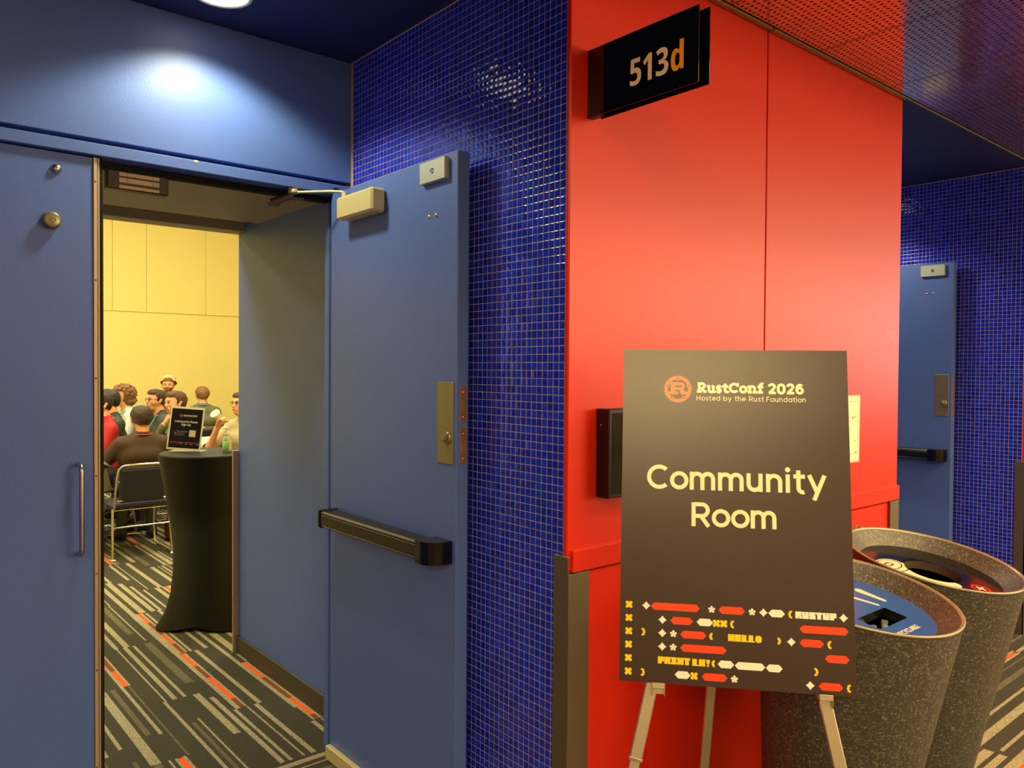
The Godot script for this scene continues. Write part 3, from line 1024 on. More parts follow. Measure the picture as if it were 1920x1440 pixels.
# ---------------------------------------------------------------- print: a canvas in millimetres and a small stroke alphabet
class Canvas:
	var im: Image
	var k: float                     # pixels in a millimetre

	func _init(w: float, h: float, px: int, ground: Color) -> void:
		k = px / w
		im = Image.create(px, int(round(h * k)), false, Image.FORMAT_RGB8)
		im.fill(ground)

	func shape(x0: float, y0: float, x1: float, y1: float, f: Callable, c: Color) -> void:
		for y in range(maxi(0, int(y0 * k) - 1), mini(im.get_height(), int(y1 * k) + 2)):
			for x in range(maxi(0, int(x0 * k) - 1), mini(im.get_width(), int(x1 * k) + 2)):
				var d: float = f.call(Vector2((x + 0.5) / k, (y + 0.5) / k))
				var cov := clampf(0.5 - d * k, 0.0, 1.0)
				if cov > 0.0:
					im.set_pixel(x, y, c if cov >= 1.0 else im.get_pixel(x, y).lerp(c, cov))

	func rect(x0: float, y0: float, x1: float, y1: float, c: Color, r := 0.0) -> void:
		var ce := Vector2((x0 + x1) * 0.5, (y0 + y1) * 0.5)
		var h := Vector2(absf(x1 - x0) * 0.5 - r, absf(y1 - y0) * 0.5 - r)
		shape(minf(x0, x1), minf(y0, y1), maxf(x0, x1), maxf(y0, y1), func(p: Vector2) -> float:
			var q := (p - ce).abs() - h
			return q.max(Vector2.ZERO).length() + minf(maxf(q.x, q.y), 0.0) - r, c)

	func disc(x: float, y: float, r: float, c: Color) -> void:
		shape(x - r, y - r, x + r, y + r, func(p: Vector2) -> float: return p.distance_to(Vector2(x, y)) - r, c)

	func poly(pts: PackedVector2Array, c: Color) -> void:
		var lo := pts[0]
		var hi := pts[0]
		for p in pts:
			lo = lo.min(p)
			hi = hi.max(p)
		shape(lo.x, lo.y, hi.x, hi.y, func(p: Vector2) -> float:
			var d := 1e9
			for i in pts.size():
				d = minf(d, p.distance_to(Geometry2D.get_closest_point_to_segment(p, pts[i], pts[(i + 1) % pts.size()])))
			return -d if Geometry2D.is_point_in_polygon(p, pts) else d, c)

	# prims: [x0, y0, x1, y1] a line, [cx, cy, r, from, to] an arc in degrees; y up, baseline 0, capital height 1
	func glyph(prims: Array, ox: float, oy: float, s: float, hw: float, c: Color, wide := 1.0) -> void:
		shape(ox - 0.2 * s, oy - 1.2 * s, ox + 1.25 * s * wide, oy + 0.4 * s, func(p: Vector2) -> float:
			var q := Vector2((p.x - ox) / s / wide, (oy - p.y) / s)
			var d := 1e9
			for g in prims:
				if g.size() == 4:
					var a := Vector2(g[0], g[1])
					var b := Vector2(g[2], g[3])
					var L := a.distance_to(b)
					var t := (b - a) / L
					var al := (q - a).dot(t)
					d = minf(d, maxf(absf((q - a).cross(t)) - hw, maxf(-al, al - L)))
				elif g.size() == 5:
					var r := q - Vector2(g[0], g[1])
					var an := rad_to_deg(atan2(r.y, r.x))
					var lo: float = g[3]
					while an < lo: an += 360.0
					while an >= lo + 360.0: an -= 360.0
					if an <= g[4]:
						d = minf(d, absf(r.length() - g[2]) - hw)
				else:
					d = minf(d, q.distance_to(Vector2(g[0], g[1])) - g[2])
			return d * s, c)

	func text(s: String, alpha: Dictionary, ox: float, oy: float, size: float, hw: float, c: Color, wide := 1.0, track := 0.0) -> float:
		var x := ox
		for ch in s:
			if ch == " ":
				x += 0.34 * size * wide
				continue
			var g: Array = alpha[ch]
			glyph(g[1], x, oy, size, hw, c, wide)
			x += (g[0] + track) * size * wide
		return x

func sans() -> Dictionary:
	var w := 0.077
	var o := [0.36, 0.375, 0.295, 0.0, 360.0]
	return {
		"C": [0.965, [[0.50, 0.5, 0.423, 47.0, 313.0]]],
		"o": [0.80, [o]],
		"m": [1.15, [[w, 0.0, w, 0.75], [0.51, 0.0, 0.51, 0.46], [0.945, 0.0, 0.945, 0.46], [0.2935, 0.455, 0.2165, 0.0, 180.0], [0.7275, 0.455, 0.2165, 0.0, 180.0]]],
		"n": [0.78, [[w, 0.0, w, 0.75], [0.553, 0.0, 0.553, 0.44], [0.315, 0.435, 0.238, 0.0, 180.0]]],
		"u": [0.78, [[w, 0.31, w, 0.75], [0.553, 0.0, 0.553, 0.75], [0.315, 0.315, 0.238, 180.0, 360.0]]],
		"i": [0.30, [[w, 0.0, w, 0.75], [w, 0.94, 0.105]]],
		"t": [0.56, [[0.2, 0.2, 0.2, 0.93], [0.0, 0.675, 0.46, 0.675], [0.38, 0.22, 0.18, 180.0, 285.0]]],
		"y": [0.72, [[0.065, 0.75, 0.375, 0.03], [0.665, 0.75, 0.245, -0.27]]],
		"R": [0.86, [[w, 0.0, w, 1.0], [w, 0.923, 0.42, 0.923], [w, 0.437, 0.42, 0.437], [0.42, 0.68, 0.243, -90.0, 90.0], [0.36, 0.47, 0.70, 0.0]]],
		"H": [0.92, [[w, 0.0, w, 1.0], [0.68, 0.0, 0.68, 1.0], [w, 0.5, 0.68, 0.5]]],
		"s": [0.60, [[0.27, 0.535, 0.145, 25.0, 265.0], [0.27, 0.225, 0.155, -155.0, 88.0]]],
		"e": [0.80, [[0.36, 0.375, 0.295, 0.0, 318.0], [0.08, 0.375, 0.70, 0.375]]],
		"d": [0.86, [o, [0.655, 0.0, 0.655, 1.05]]],
		"b": [0.84, [[w, 0.0, w, 1.05], [0.375, 0.375, 0.295, 0.0, 360.0]]],
		"h": [0.78, [[w, 0.0, w, 1.05], [0.553, 0.0, 0.553, 0.44], [0.315, 0.435, 0.238, 0.0, 180.0]]],
		"a": [0.84, [o, [0.655, 0.0, 0.655, 0.75]]],
		"F": [0.72, [[w, 0.0, w, 1.0], [w, 0.923, 0.62, 0.923], [w, 0.5, 0.54, 0.5]]],
		"f": [0.52, [[0.2, 0.0, 0.2, 0.8], [0.0, 0.675, 0.44, 0.675], [0.38, 0.8, 0.18, 75.0, 180.0]]],
		"p": [0.84, [[w, -0.28, w, 0.75], [0.375, 0.375, 0.295, 0.0, 360.0]]],
		"g": [0.84, [o, [0.655, -0.05, 0.655, 0.75], [0.36, -0.03, 0.295, 200.0, 360.0]]],
		"S": [0.74, [[0.34, 0.72, 0.20, 20.0, 268.0], [0.34, 0.29, 0.22, -160.0, 90.0]]],
		"-": [0.5, [[0.05, 0.36, 0.4, 0.36]]],
		"E": [0.66, [[w, 0.0, w, 1.0], [w, 0.923, 0.55, 0.923], [w, 0.5, 0.5, 0.5], [w, 0.077, 0.55, 0.077]]],
		"L": [0.6, [[w, 0.0, w, 1.0], [w, 0.077, 0.5, 0.077]]],
		"B": [0.74, [[w, 0.0, w, 1.0], [w, 0.923, 0.35, 0.923], [w, 0.52, 0.38, 0.52], [w, 0.077, 0.38, 0.077], [0.36, 0.72, 0.2, -90.0, 90.0], [0.38, 0.3, 0.22, -90.0, 90.0]]],
		"A": [0.8, [[0.04, 0.0, 0.36, 1.0], [0.68, 0.0, 0.36, 1.0], [0.16, 0.3, 0.56, 0.3]]],
		"Y": [0.74, [[0.33, 0.0, 0.33, 0.5], [0.33, 0.45, 0.03, 1.0], [0.33, 0.45, 0.63, 1.0]]],
	}

# heavy slab letters of the headline
func slab() -> Dictionary:
	var b := 0.075      # half a serif's height: drawn with thin extra strokes on top of the stems
	return {
		"R": [0.98, [[0.24, 0.0, 0.24, 1.0], [0.36, 0.0, 0.36, 0.2], [0.1, 0.89, 0.55, 0.89], [0.2, 0.46, 0.5, 0.46], [0.53, 0.68, 0.21, -90.0, 90.0], [0.48, 0.46, 0.72, 0.08], [0.02, 0.11, 0.46, 0.11], [0.62, 0.11, 0.95, 0.11]]],
		"u": [0.86, [[0.22, 0.2, 0.22, 0.72], [0.62, 0.0, 0.62, 0.72], [0.42, 0.27, 0.2, 180.0, 360.0], [0.02, 0.63, 0.3, 0.63], [0.45, 0.63, 0.65, 0.63], [0.6, 0.1, 0.86, 0.1]]],
		"s": [0.66, [[0.33, 0.5, 0.16, 10.0, 265.0], [0.31, 0.23, 0.16, -170.0, 88.0]]],
		"t": [0.66, [[0.28, 0.2, 0.28, 0.92], [0.0, 0.63, 0.6, 0.63], [0.46, 0.27, 0.18, 180.0, 330.0]]],
		"C": [0.98, [[0.5, 0.5, 0.38, 40.0, 320.0], [0.82, 0.62, 0.82, 0.98]]],
		"o": [0.80, [[0.4, 0.36, 0.27, 0.0, 360.0]]],
		"n": [0.96, [[0.24, 0.0, 0.24, 0.72], [0.7, 0.0, 0.7, 0.42], [0.47, 0.44, 0.22, 0.0, 180.0], [0.02, 0.63, 0.3, 0.63], [0.02, 0.1, 0.44, 0.1], [0.5, 0.1, 0.92, 0.1]]],
		"f": [0.66, [[0.28, 0.0, 0.28, 0.74], [0.02, 0.63, 0.58, 0.63], [0.47, 0.74, 0.19, 55.0, 180.0], [0.02, 0.1, 0.54, 0.1]]],
		"2": [0.82, [[0.38, 0.68, 0.25, -25.0, 170.0], [0.58, 0.56, 0.16, 0.1], [0.06, 0.11, 0.74, 0.11]]],
		"0": [0.86, [[0.41, 0.64, 0.27, 0.0, 180.0], [0.41, 0.36, 0.27, 180.0, 360.0], [0.14, 0.36, 0.14, 0.64], [0.68, 0.36, 0.68, 0.64]]],
		"6": [0.86, [[0.41, 0.35, 0.25, 0.0, 360.0], [0.16, 0.35, 0.16, 0.62], [0.43, 0.62, 0.27, 40.0, 180.0]]],
	}

# block letters: a filled square with dark slits [x0, y0, x1, y1] in parts of the square, y up
const BLOCK := {
	"H": [[0.44, 0.72, 0.50, 1.01], [0.44, -0.01, 0.50, 0.2]], "E": [[0.84, 0.26, 1.01, 0.36], [0.84, 0.64, 1.01, 0.74]],
	"L": [[0.74, 0.2, 1.01, 1.01]], "O": [], "R": [[0.5, -0.01, 0.57, 0.28], [0.9, 0.36, 1.01, 0.5]],
	"U": [[0.46, 0.5, 0.51, 1.01]], "S": [[0.80, 0.60, 1.01, 0.67], [-0.01, 0.34, 0.2, 0.40]],
	"T": [[-0.01, -0.01, 0.18, 0.68], [0.80, -0.01, 1.01, 0.68]], "P": [[0.66, -0.01, 1.01, 0.32], [0.5, 0.66, 0.6, 0.71]],
	"I": [[-0.01, 0.28, 0.12, 0.74], [0.88, 0.28, 1.01, 0.74]], "N": [[0.45, 0.74, 0.50, 1.01], [0.45, -0.01, 0.50, 0.22]],
}

func block_text(cv: Canvas, s: String, x0: float, x1: float, top: float, base: float, c: Color, ground: Color) -> void:
	var w := (x1 - x0) / s.length()
	for i in s.length():
		var a := x0 + w * i
		var b := a + w * 0.955
		var rr := 0.0
		if s[i] == "O": rr = 6.5
		elif s[i] == "U": rr = 2.0
		cv.rect(a, top, b, base, c, rr)
		for q in BLOCK[s[i]]:
			cv.rect(a + (b - a) * q[0], base - (base - top) * q[1], a + (b - a) * q[2], base - (base - top) * q[3], ground)

func mark_x(cv: Canvas, x: float, y: float, c: Color) -> void:
	for s in [[-5, -5], [5, -5], [-5, 5], [5, 5]]:
		cv.disc(x + s[0], y + s[1], 4.4, c)
	cv.rect(x - 6, y - 6, x + 6, y + 6, c)

func mark_diamond(cv: Canvas, x: float, y: float, c: Color) -> void:
	cv.shape(x - 12, y - 12, x + 12, y + 12, func(p: Vector2) -> float:
		var q := (p - Vector2(x, y)).abs() / 11.8
		return (pow(q.x, 0.84) + pow(q.y, 0.84) - 1.0) * 7.0, c)

func mark_flower(cv: Canvas, x: float, y: float, c: Color) -> void:
	for k in 5:
		var an := TAU * k / 5.0 - PI * 0.5
		cv.disc(x + 6.2 * cos(an), y + 6.2 * sin(an), 3.3, c)
	cv.disc(x, y, 3.6, c)

func mark_arrow(cv: Canvas, x0: float, x1: float, y: float, c: Color) -> void:
	cv.poly(PackedVector2Array([Vector2(x0, y), Vector2(x0 + 9, y - 9.7), Vector2(x1 - 9, y - 9.7), Vector2(x1, y), Vector2(x1 - 9, y + 9.7), Vector2(x0 + 9, y + 9.7)]), c)

func mark_brace(cv: Canvas, x: float, y: float, s: float, c: Color) -> void:
	cv.rect(x - 2.6 + s * 1.2, y - 8.6, x + 2.6 + s * 1.2, y + 8.6, c, 2.4)
	cv.disc(x - s * 2.2, y - 7.4, 2.9, c)
	cv.disc(x - s * 2.2, y + 7.4, 2.9, c)
	cv.disc(x + s * 3.4, y, 2.4, c)

func mark_paren(cv: Canvas, x: float, y: float, s: float, c: Color) -> void:
	cv.shape(x - 6, y - 10, x + 6, y + 10, func(p: Vector2) -> float:
		var q := Vector2((p.x - x) * s, p.y - y)
		return maxf(Vector2((q.x + 4.0) / 0.9, q.y).length() - 9.6, maxf(-(q.x + 4.0), 2.4 - Vector2(q.x + 4.0, q.y).length())), c)

func gear_logo(cv: Canvas, x: float, y: float, R: float, c: Color, ground: Color) -> void:
	cv.shape(x - R, y - R, x + R, y + R, func(p: Vector2) -> float:
		var q := p - Vector2(x, y)
		var an := atan2(q.y, q.x)
		var tooth := absf(fposmod(an / TAU * 32.0, 1.0) - 0.5) * 2.0
		return maxf(q.length() - R * (0.915 + 0.085 * tooth), R * 0.71 - q.length()), c)
	for k in 5:
		var an := TAU * k / 5.0 - PI * 0.5
		cv.disc(x + R * 0.735 * cos(an), y + R * 0.735 * sin(an), R * 0.105, c)
		cv.disc(x + R * 0.765 * cos(an), y + R * 0.765 * sin(an), R * 0.058, ground)
	# the slab R across the ring
	var u := R / 39.5
	for r in [[-21, -19.5, 9, -10.6], [-20, -19.5, -7, 9], [-30, 7, 1.5, 15.5], [-10, -5.5, 9, 2]]:
		cv.rect(x + r[0] * u, y + r[1] * u, x + r[2] * u, y + r[3] * u, c)
	cv.shape(x, y - 22 * u, x + 23 * u, y + 8 * u, func(p: Vector2) -> float:
		var q := (p - Vector2(x + 8.5 * u, y - 8.7 * u)) / u
		return maxf(absf(q.length() - 6.9) - 3.9, -q.x) * u, c)
	var leg := PackedVector2Array()
	for k in [[3.0, 1.5], [13.0, -1.0], [17.0, 2.0], [19.5, 7.0], [30.0, 7.0], [30.0, 15.5], [11.0, 15.5], [7.0, 12.0], [5.5, 5.0]]:
		leg.append(Vector2(x + k[0] * u, y + k[1] * u))
	cv.poly(leg, c)

func poster_texture() -> ImageTexture:
	var ground := rgb8(43, 26, 32)
	var cream := rgb8(255, 246, 205)
	var pale := rgb8(236, 246, 240)
	var red := rgb8(252, 62, 22)
	var yellow := rgb8(255, 214, 20)
	var cv := Canvas.new(610, 914, 1024, ground)
	gear_logo(cv, 153, 113, 39.5, rgb8(255, 116, 48), ground)
	var sl := slab()
	cv.text("RustConf", sl, 205, 122.5, 29, 0.132, cream, 1.0, -0.03)
	cv.text("2026", sl, 398.5, 123.8, 29, 0.132, cream, 1.0, 0.005)
	var sa := sans()
	cv.text("Hosted", sa, 204.5, 145, 14.5, 0.068, cream, 1.0, 0.015)
	cv.text("by", sa, 278, 145.3, 14.5, 0.068, cream, 1.0, 0.015)
	cv.text("the", sa, 309, 145.5, 14.5, 0.068, cream, 1.0, 0.015)
	cv.text("Rust", sa, 347.5, 145.7, 14.5, 0.068, cream, 1.0, 0.015)
	cv.text("Foundation", sa, 394.5, 146, 14.5, 0.068, cream, 1.0, 0.015)
	cv.text("Community", sa, 70.0, 395.0, 66.5, 0.086, cream, 1.0, -0.004)
	cv.text("Room", sa, 192, 494.3, 65.0, 0.086, cream, 1.0, -0.012)
	for k in 6: mark_x(cv, 24.5, 712.5 + 35.1 * k, yellow)
	mark_brace(cv, 64, 783, 1, yellow)
	mark_brace(cv, 63.6, 888, 1, yellow)
	# first row
	mark_diamond(cv, 71, 713, pale); mark_arrow(cv, 83.5, 214, 713.3, red); mark_flower(cv, 245, 714, pale); mark_arrow(cv, 262.8, 332, 714, red)
	mark_flower(cv, 350.3, 714.5, pale); mark_diamond(cv, 379.5, 714.5, pale); mark_arrow(cv, 392, 435, 715, pale); mark_brace(cv, 448.3, 715.4, -1, yellow)
	block_text(cv, "RUSTUP", 461, 565.5, 706.4, 724.5, pale, ground)
	mark_diamond(cv, 582.6, 716.9, pale)
	# second row
	mark_diamond(cv, 114.7, 748.4, pale); mark_arrow(cv, 135.7, 196.2, 748.6, red); mark_arrow(cv, 205.2, 248.8, 748.7, pale)
	mark_x(cv, 257.2, 749.4, yellow); mark_x(cv, 276.6, 749.4, yellow); mark_brace(cv, 298.3, 749.5, -1, yellow); mark_arrow(cv, 471, 594.4, 751.3, red)
	# third row
	mark_diamond(cv, 114.6, 783.1, pale); mark_flower(cv, 144, 783.4, pale); mark_arrow(cv, 161.8, 231.4, 783.4, red); mark_paren(cv, 243, 784, -1, yellow)
	block_text(cv, "HELLO", 287.5, 375.5, 775, 793.3, yellow, ground)
	mark_paren(cv, 419, 785.4, 1, yellow); mark_diamond(cv, 449.9, 785.8, pale); mark_arrow(cv, 470.5, 532.3, 786.5, red); mark_brace(cv, 545.6, 787.3, -1, yellow)
	# fourth row
	mark_diamond(cv, 114.6, 818.4, pale); mark_flower(cv, 143.7, 818.5, pale); mark_arrow(cv, 161.9, 283.8, 818.6, red); mark_arrow(cv, 533.3, 594.8, 822.5, red)
	# fifth row
	block_text(cv, "PRINT", 103.2, 189.5, 844.3, 862.7, yellow, ground)
	block_text(cv, "LN", 193.9, 229, 844.8, 863, yellow, ground)
	cv.poly(PackedVector2Array([Vector2(229.6, 845), Vector2(241, 845), Vector2(238.2, 857.5), Vector2(232.4, 857.5)]), yellow)
	cv.disc(235.3, 861.0, 2.9, yellow)
	mark_paren(cv, 249, 854, -1, yellow)
	mark_arrow(cv, 260, 303.4, 854.1, pale); mark_arrow(cv, 304.5, 382.9, 855, pale); mark_arrow(cv, 383.9, 427.1, 855.7, pale); mark_brace(cv, 511.3, 857.6, 1, yellow)
	# sixth row
	mark_arrow(cv, 148, 190, 888.5, pale); mark_x(cv, 199, 889, yellow); mark_arrow(cv, 218.7, 285.7, 889.2, red); mark_flower(cv, 303.5, 890, pale)
	mark_diamond(cv, 495.4, 892.5, pale); mark_arrow(cv, 516.1, 577.4, 892.8, red); mark_brace(cv, 591.1, 893.6, -1, yellow)
	return ImageTexture.create_from_image(cv.im)

func poster_and_easel() -> void:
	var pose := Transform3D(Basis.from_euler(V(deg_to_rad(-10.071), deg_to_rad(-49.507), deg_to_rad(-0.119))), V(1.8511, 1.2385, -1.2438))
	var o := thing("poster_board", "dark brown poster board titled Community Room standing on the easel", "poster", pose.origin)
	o.basis = pose.basis
	var back := Acc.new()
	back.box(V(-0.305, -0.457, -0.0055), V(0.305, 0.457, -0.0003), 0.0003)
	obj("foam_board", back, mat("board_edge", rgb8(58, 44, 44), 0.7), o)
	var pm := mat("poster_print", Color(1, 1, 1), POSTER_ROUGH, 0.0, 0.6)
	pm.albedo_texture = poster_texture()
	var f := Acc.new()
	f.quad(V(-0.305, -0.457, 0), V(0.305, -0.457, 0), V(0.305, 0.457, 0), V(-0.305, 0.457, 0))
	obj("print", f, pm, o)
	# easel: two front legs just behind the board, one rear leg
	var e := thing("easel", "aluminium tripod easel with telescoping legs holding the dark poster", "easel", V(1.86, 0, -1.32))
	var inv := e.transform.affine_inverse()
	var P := func(u: float, v: float, off := -0.016) -> Vector3:
		return inv * (pose * V((u - 305) / 1000.0, (457 - v) / 1000.0, off))
	var al: Material = mats.aluminium
	var ends := [[250.0, 160.0, 47.0, 1115.0, -30.0], [372.0, 160.0, 568.0, 1095.0, 655.0]]
	for k in 2:
		var q: Array = ends[k]
		var top: Vector3 = P.call(q[0], q[1])
		var mid: Vector3 = P.call(q[2], q[3])
		var dir := (mid - top).normalized()
		var foot: Vector3 = mid + dir * ((mid.y - 0.012) / -dir.y)
		var side := dir.cross(pose.basis.z).normalized()
		var legb := Basis(side, -dir, side.cross(-dir).normalized())
		var split: Vector3 = mid if k == 0 else mid + dir * 0.25
		var a := Acc.new()
		var L := top.distance_to(split)
		a.box(V(-0.0165, -L, -0.008), V(0.0165, 0, 0.008), 0.003, Transform3D(legb, top))
		obj("leg", a, al, e)
		var b := Acc.new()
		b.box(V(-0.0135, -split.distance_to(foot), -0.0055), V(0.0135, 0.02, 0.0055), 0.002, Transform3D(legb, split))
		var llo := obj("lower_leg", b, al, e)
		obj("collar", _boxat(V(-0.0185, -0.004, -0.0095), V(0.0185, 0.004, 0.0095), 0.001, Transform3D(legb, split)), mats.steel, llo)
		var ft := Acc.new()
		ft.box(V(-0.013, -0.02, -0.009), V(0.013, 0.025, 0.009), 0.003, Transform3D(legb, foot + V(0, 0.018, 0)))
		obj("rubber_foot", ft, mats.black_plastic, llo)
		# tray clip that carries the board
		var cu: float = [105.0, 533.0][k]
		var ct := Transform3D(inv.basis * pose.basis, P.call(cu, 922.0, 0.0))
		var c := Acc.new()
		c.box(V(-0.017, -0.004, -0.02), V(0.017, -0.001, 0.010), 0.0008, ct)
		c.box(V(-0.017, -0.004, 0.008), V(0.017, 0.011, 0.0105), 0.0008, ct)
		c.box(V(-0.017, -0.022, -0.012), V(0.017, -0.003, -0.009), 0.0008, ct)
		c.box(V(-0.017, -0.024, -0.012), V(-0.0155, -0.001, 0.009), 0.0006, ct)
		c.box(V(0.0155, -0.024, -0.012), V(0.017, -0.001, 0.009), 0.0006, ct)
		obj("tray_clip", c, al, e)
	var hub := Acc.new()
	hub.box(V(-0.08, -0.02, -0.03), V(0.08, 0.02, -0.008), 0.004, Transform3D(inv.basis * pose.basis, P.call(311.0, 170.0, -0.012)))
	obj("hub", hub, mats.black_plastic, e)
	var bt: Vector3 = P.call(311.0, 180.0, -0.045)
	var bm: Vector3 = inv * V(2.028, 0.56, -1.445)
	var bd := (bm - bt).normalized()
	var bf: Vector3 = bm + bd * ((bm.y - 0.012) / -bd.y)
	var bs := bd.cross(pose.basis.z).normalized()
	var bb := Basis(bs, -bd, bs.cross(-bd).normalized())
	obj("rear_leg", _boxat(V(-0.0145, -bt.distance_to(bf), -0.007), V(0.0145, 0, 0.007), 0.003, Transform3D(bb, bt)), al, e)
	obj("rubber_foot", _boxat(V(-0.013, -0.02, -0.009), V(0.013, 0.025, 0.009), 0.003, Transform3D(bb, bf + V(0, 0.018, 0))), mats.black_plastic, e)

const POSTER_ROUGH := 0.28

func _boxat(lo: Vector3, hi: Vector3, ch: float, t: Transform3D) -> Acc:
	var a := Acc.new()
	a.box(lo, hi, ch, t)
	return a

# ---------------------------------------------------------------- bins: cones leaning forward, with sunk lids
func bins() -> void:
	for k in 2:
		var c: Vector3 = [V(2.45, 0.935, -1.19), V(3.10, 0.935, -1.22)][k]
		var R := 0.305
		var tilt := deg_to_rad(11.0)
		var up := V(0, cos(tilt), sin(tilt))
		# the rim's plane is square to the leaning axis; foot on the floor
		var o := thing("recycling_bin", ["speckled grey leaning bin with a blue recyclable lid beside the poster", "speckled grey leaning bin with a black lid and round hole"][k], "bin", V(c.x, 0, c.z - 0.09), 0.0, "speckled bins by the pier")
		var B := Basis(V(1, 0, 0), up, V(1, 0, 0).cross(up))
		var t := Transform3D(B, c - o.position)
		var body := Acc.new()
		var seg := 56
		var rb := 0.195
		var H := 0.955
		# outer skin, cut level at the floor
		var rows := 10
		var ring := func(f: float, r: float) -> Array:
			var out := []
			for j in seg + 1:
				var an := TAU * j / seg
				var top := t * V(r * cos(an), 0, r * sin(an))
				var bot := V(rb * cos(an), 0.004, rb * sin(an))
				out.append(top.lerp(bot, f))
			return out
		var a0: Array = ring.call(0.0, R)
		var a1: Array = ring.call(1.0, R)
		var last := []
		for q in rows + 1:
			var f := float(q) / rows
			var row := []
			for j in seg + 1:
				var p: Vector3 = a0[j].lerp(a1[j], f)
				var along: Vector3 = (a0[j] - a1[j]).normalized()
				var tang := (t.basis * V(-sin(TAU * j / seg), 0, cos(TAU * j / seg))).normalized()
				row.append(body.vert(p, along.cross(tang).normalized() * 1.0, Vector2(float(j) / seg, f)))
			if q > 0:
				for j in seg:
					body.tri(last[j], last[j + 1], row[j + 1])
					body.tri(last[j], row[j + 1], row[j])
			last = row
		obj("body", body, mats.speckle, o)
		var rim := Acc.new()
		rim.lathe([[R - 0.004, -0.004], [R + 0.002, -0.003], [R + 0.003, 0.001], [R, 0.004], [R - 0.006, 0.003], [R - 0.010, -0.002]], seg, t)
		obj("rim", rim, mat("bin_rim", rgb8(150, 140, 118), 0.25, 0.2), o)
		var inn := Acc.new()
		inn.lathe([[R - 0.006, 0.001], [R - 0.020, -0.013], [R - 0.058, -0.045], [R - 0.066, -0.052]], seg, t, false, true)
		obj("inner_slope", inn, mats.speckle, o)
		# lid
		var lr := R - 0.064
		var ly := -0.050
		var lid := Acc.new()
		var hole := PackedVector2Array()
		if k == 0:
			for p in [[-0.10, 0.06], [0.085, 0.06], [0.085, 0.135], [-0.10, 0.135]]: hole.append(Vector2(p[0], p[1]))
		else:
			for q in 36: hole.append(Vector2(0.098 * cos(TAU * q / 36), 0.012 + 0.098 * sin(TAU * q / 36)))
		var disc := PackedVector2Array()
		for q in 48: disc.append(Vector2(lr * cos(TAU * q / 48), lr * sin(TAU * q / 48)))
		lid_sheet(lid, disc, hole, t, ly, lr)
		var lm := mat("lid_print_%d" % k, Color(1, 1, 1), 0.22 if k == 0 else 0.12)
		lm.albedo_texture = lid_texture(k)
		var lido := obj("lid", lid, lm, o, ["blue lid with bottle pictures and the word recyclable", "black lid with a can picture and a red sticker"][k])
		var lip := Acc.new()
		var n := hole.size()
		for q in n:
			var p := hole[q]
			var p2 := hole[(q + 1) % n]
			lip.quad(t * V(p.x, ly, p.y), t * V(p2.x, ly, p2.y), t * V(p2.x, ly - 0.03, p2.y), t * V(p.x, ly - 0.03, p.y))
		obj("opening_lip", lip, mats.bronze if k == 1 else mats.black_plastic, lido)
		var bag := Acc.new()
		bag.lathe([[lr - 0.01, ly - 0.012], [lr - 0.03, ly - 0.2], [0.14, ly - 0.5], [0.0, ly - 0.5]], 40, t, false, true)
		obj("liner", bag, mat("liner_black", rgb8(16, 16, 15), 0.25), o)
		if k == 0:
			# folds of a clear bag and a few cups inside the opening
			for q in 5:
				var cup := Acc.new()
				cup.tube([t * V(-0.09 + 0.034 * q, ly - 0.16, 0.09 + 0.015 * (q % 3)), t * V(-0.10 + 0.04 * q, ly - 0.03, 0.08 + 0.025 * (q % 2))], [0.004, 0.011], 8)
				obj("bag_fold", cup, mats.clear_plastic, o)
		else:
			var hook := Acc.new()
			var pts := []
			for q in 9:
				var an := PI * q / 8.0
				pts.append(t * V(0.01 + 0.022 * cos(an), -0.004 + 0.022 * sin(an), -R * 0.985))
			hook.tube(pts, 0.003, 8)
			obj("hook_ring", hook, mats.bronze, o)

# lid as a sheet between its outline and its opening; uv from -lr..lr
func lid_sheet(a: Acc, disc: PackedVector2Array, hole: PackedVector2Array, t: Transform3D, y: float, lr: float) -> void:
	var n := 48
	var inner := []
	var cen := Vector2.ZERO
	for p in hole: cen += p
	cen /= hole.size()
	for q in n:
		var d := (disc[q] - cen).normalized()
		var best := 0.0
		for i in hole.size():
			var x = Geometry2D.segment_intersects_segment(cen, cen + d * 2.0, hole[i], hole[(i + 1) % hole.size()])
			if x != null: best = maxf(best, cen.distance_to(x))
		inner.append(cen + d * best)
	var up := t.basis.y
	var uv := func(p: Vector2) -> Vector2: return Vector2(0.5 + 0.5 * p.x / lr, 0.5 + 0.5 * p.y / lr)
	for q in n:
		var q2 := (q + 1) % n
		var b := a.v.size()
		for p in [disc[q], disc[q2], inner[q2], inner[q]]:
			a.vert(t * V(p.x, y, p.y), up, uv.call(p))
		a.tri(b, b + 2, b + 1)
		a.tri(b, b + 3, b + 2)

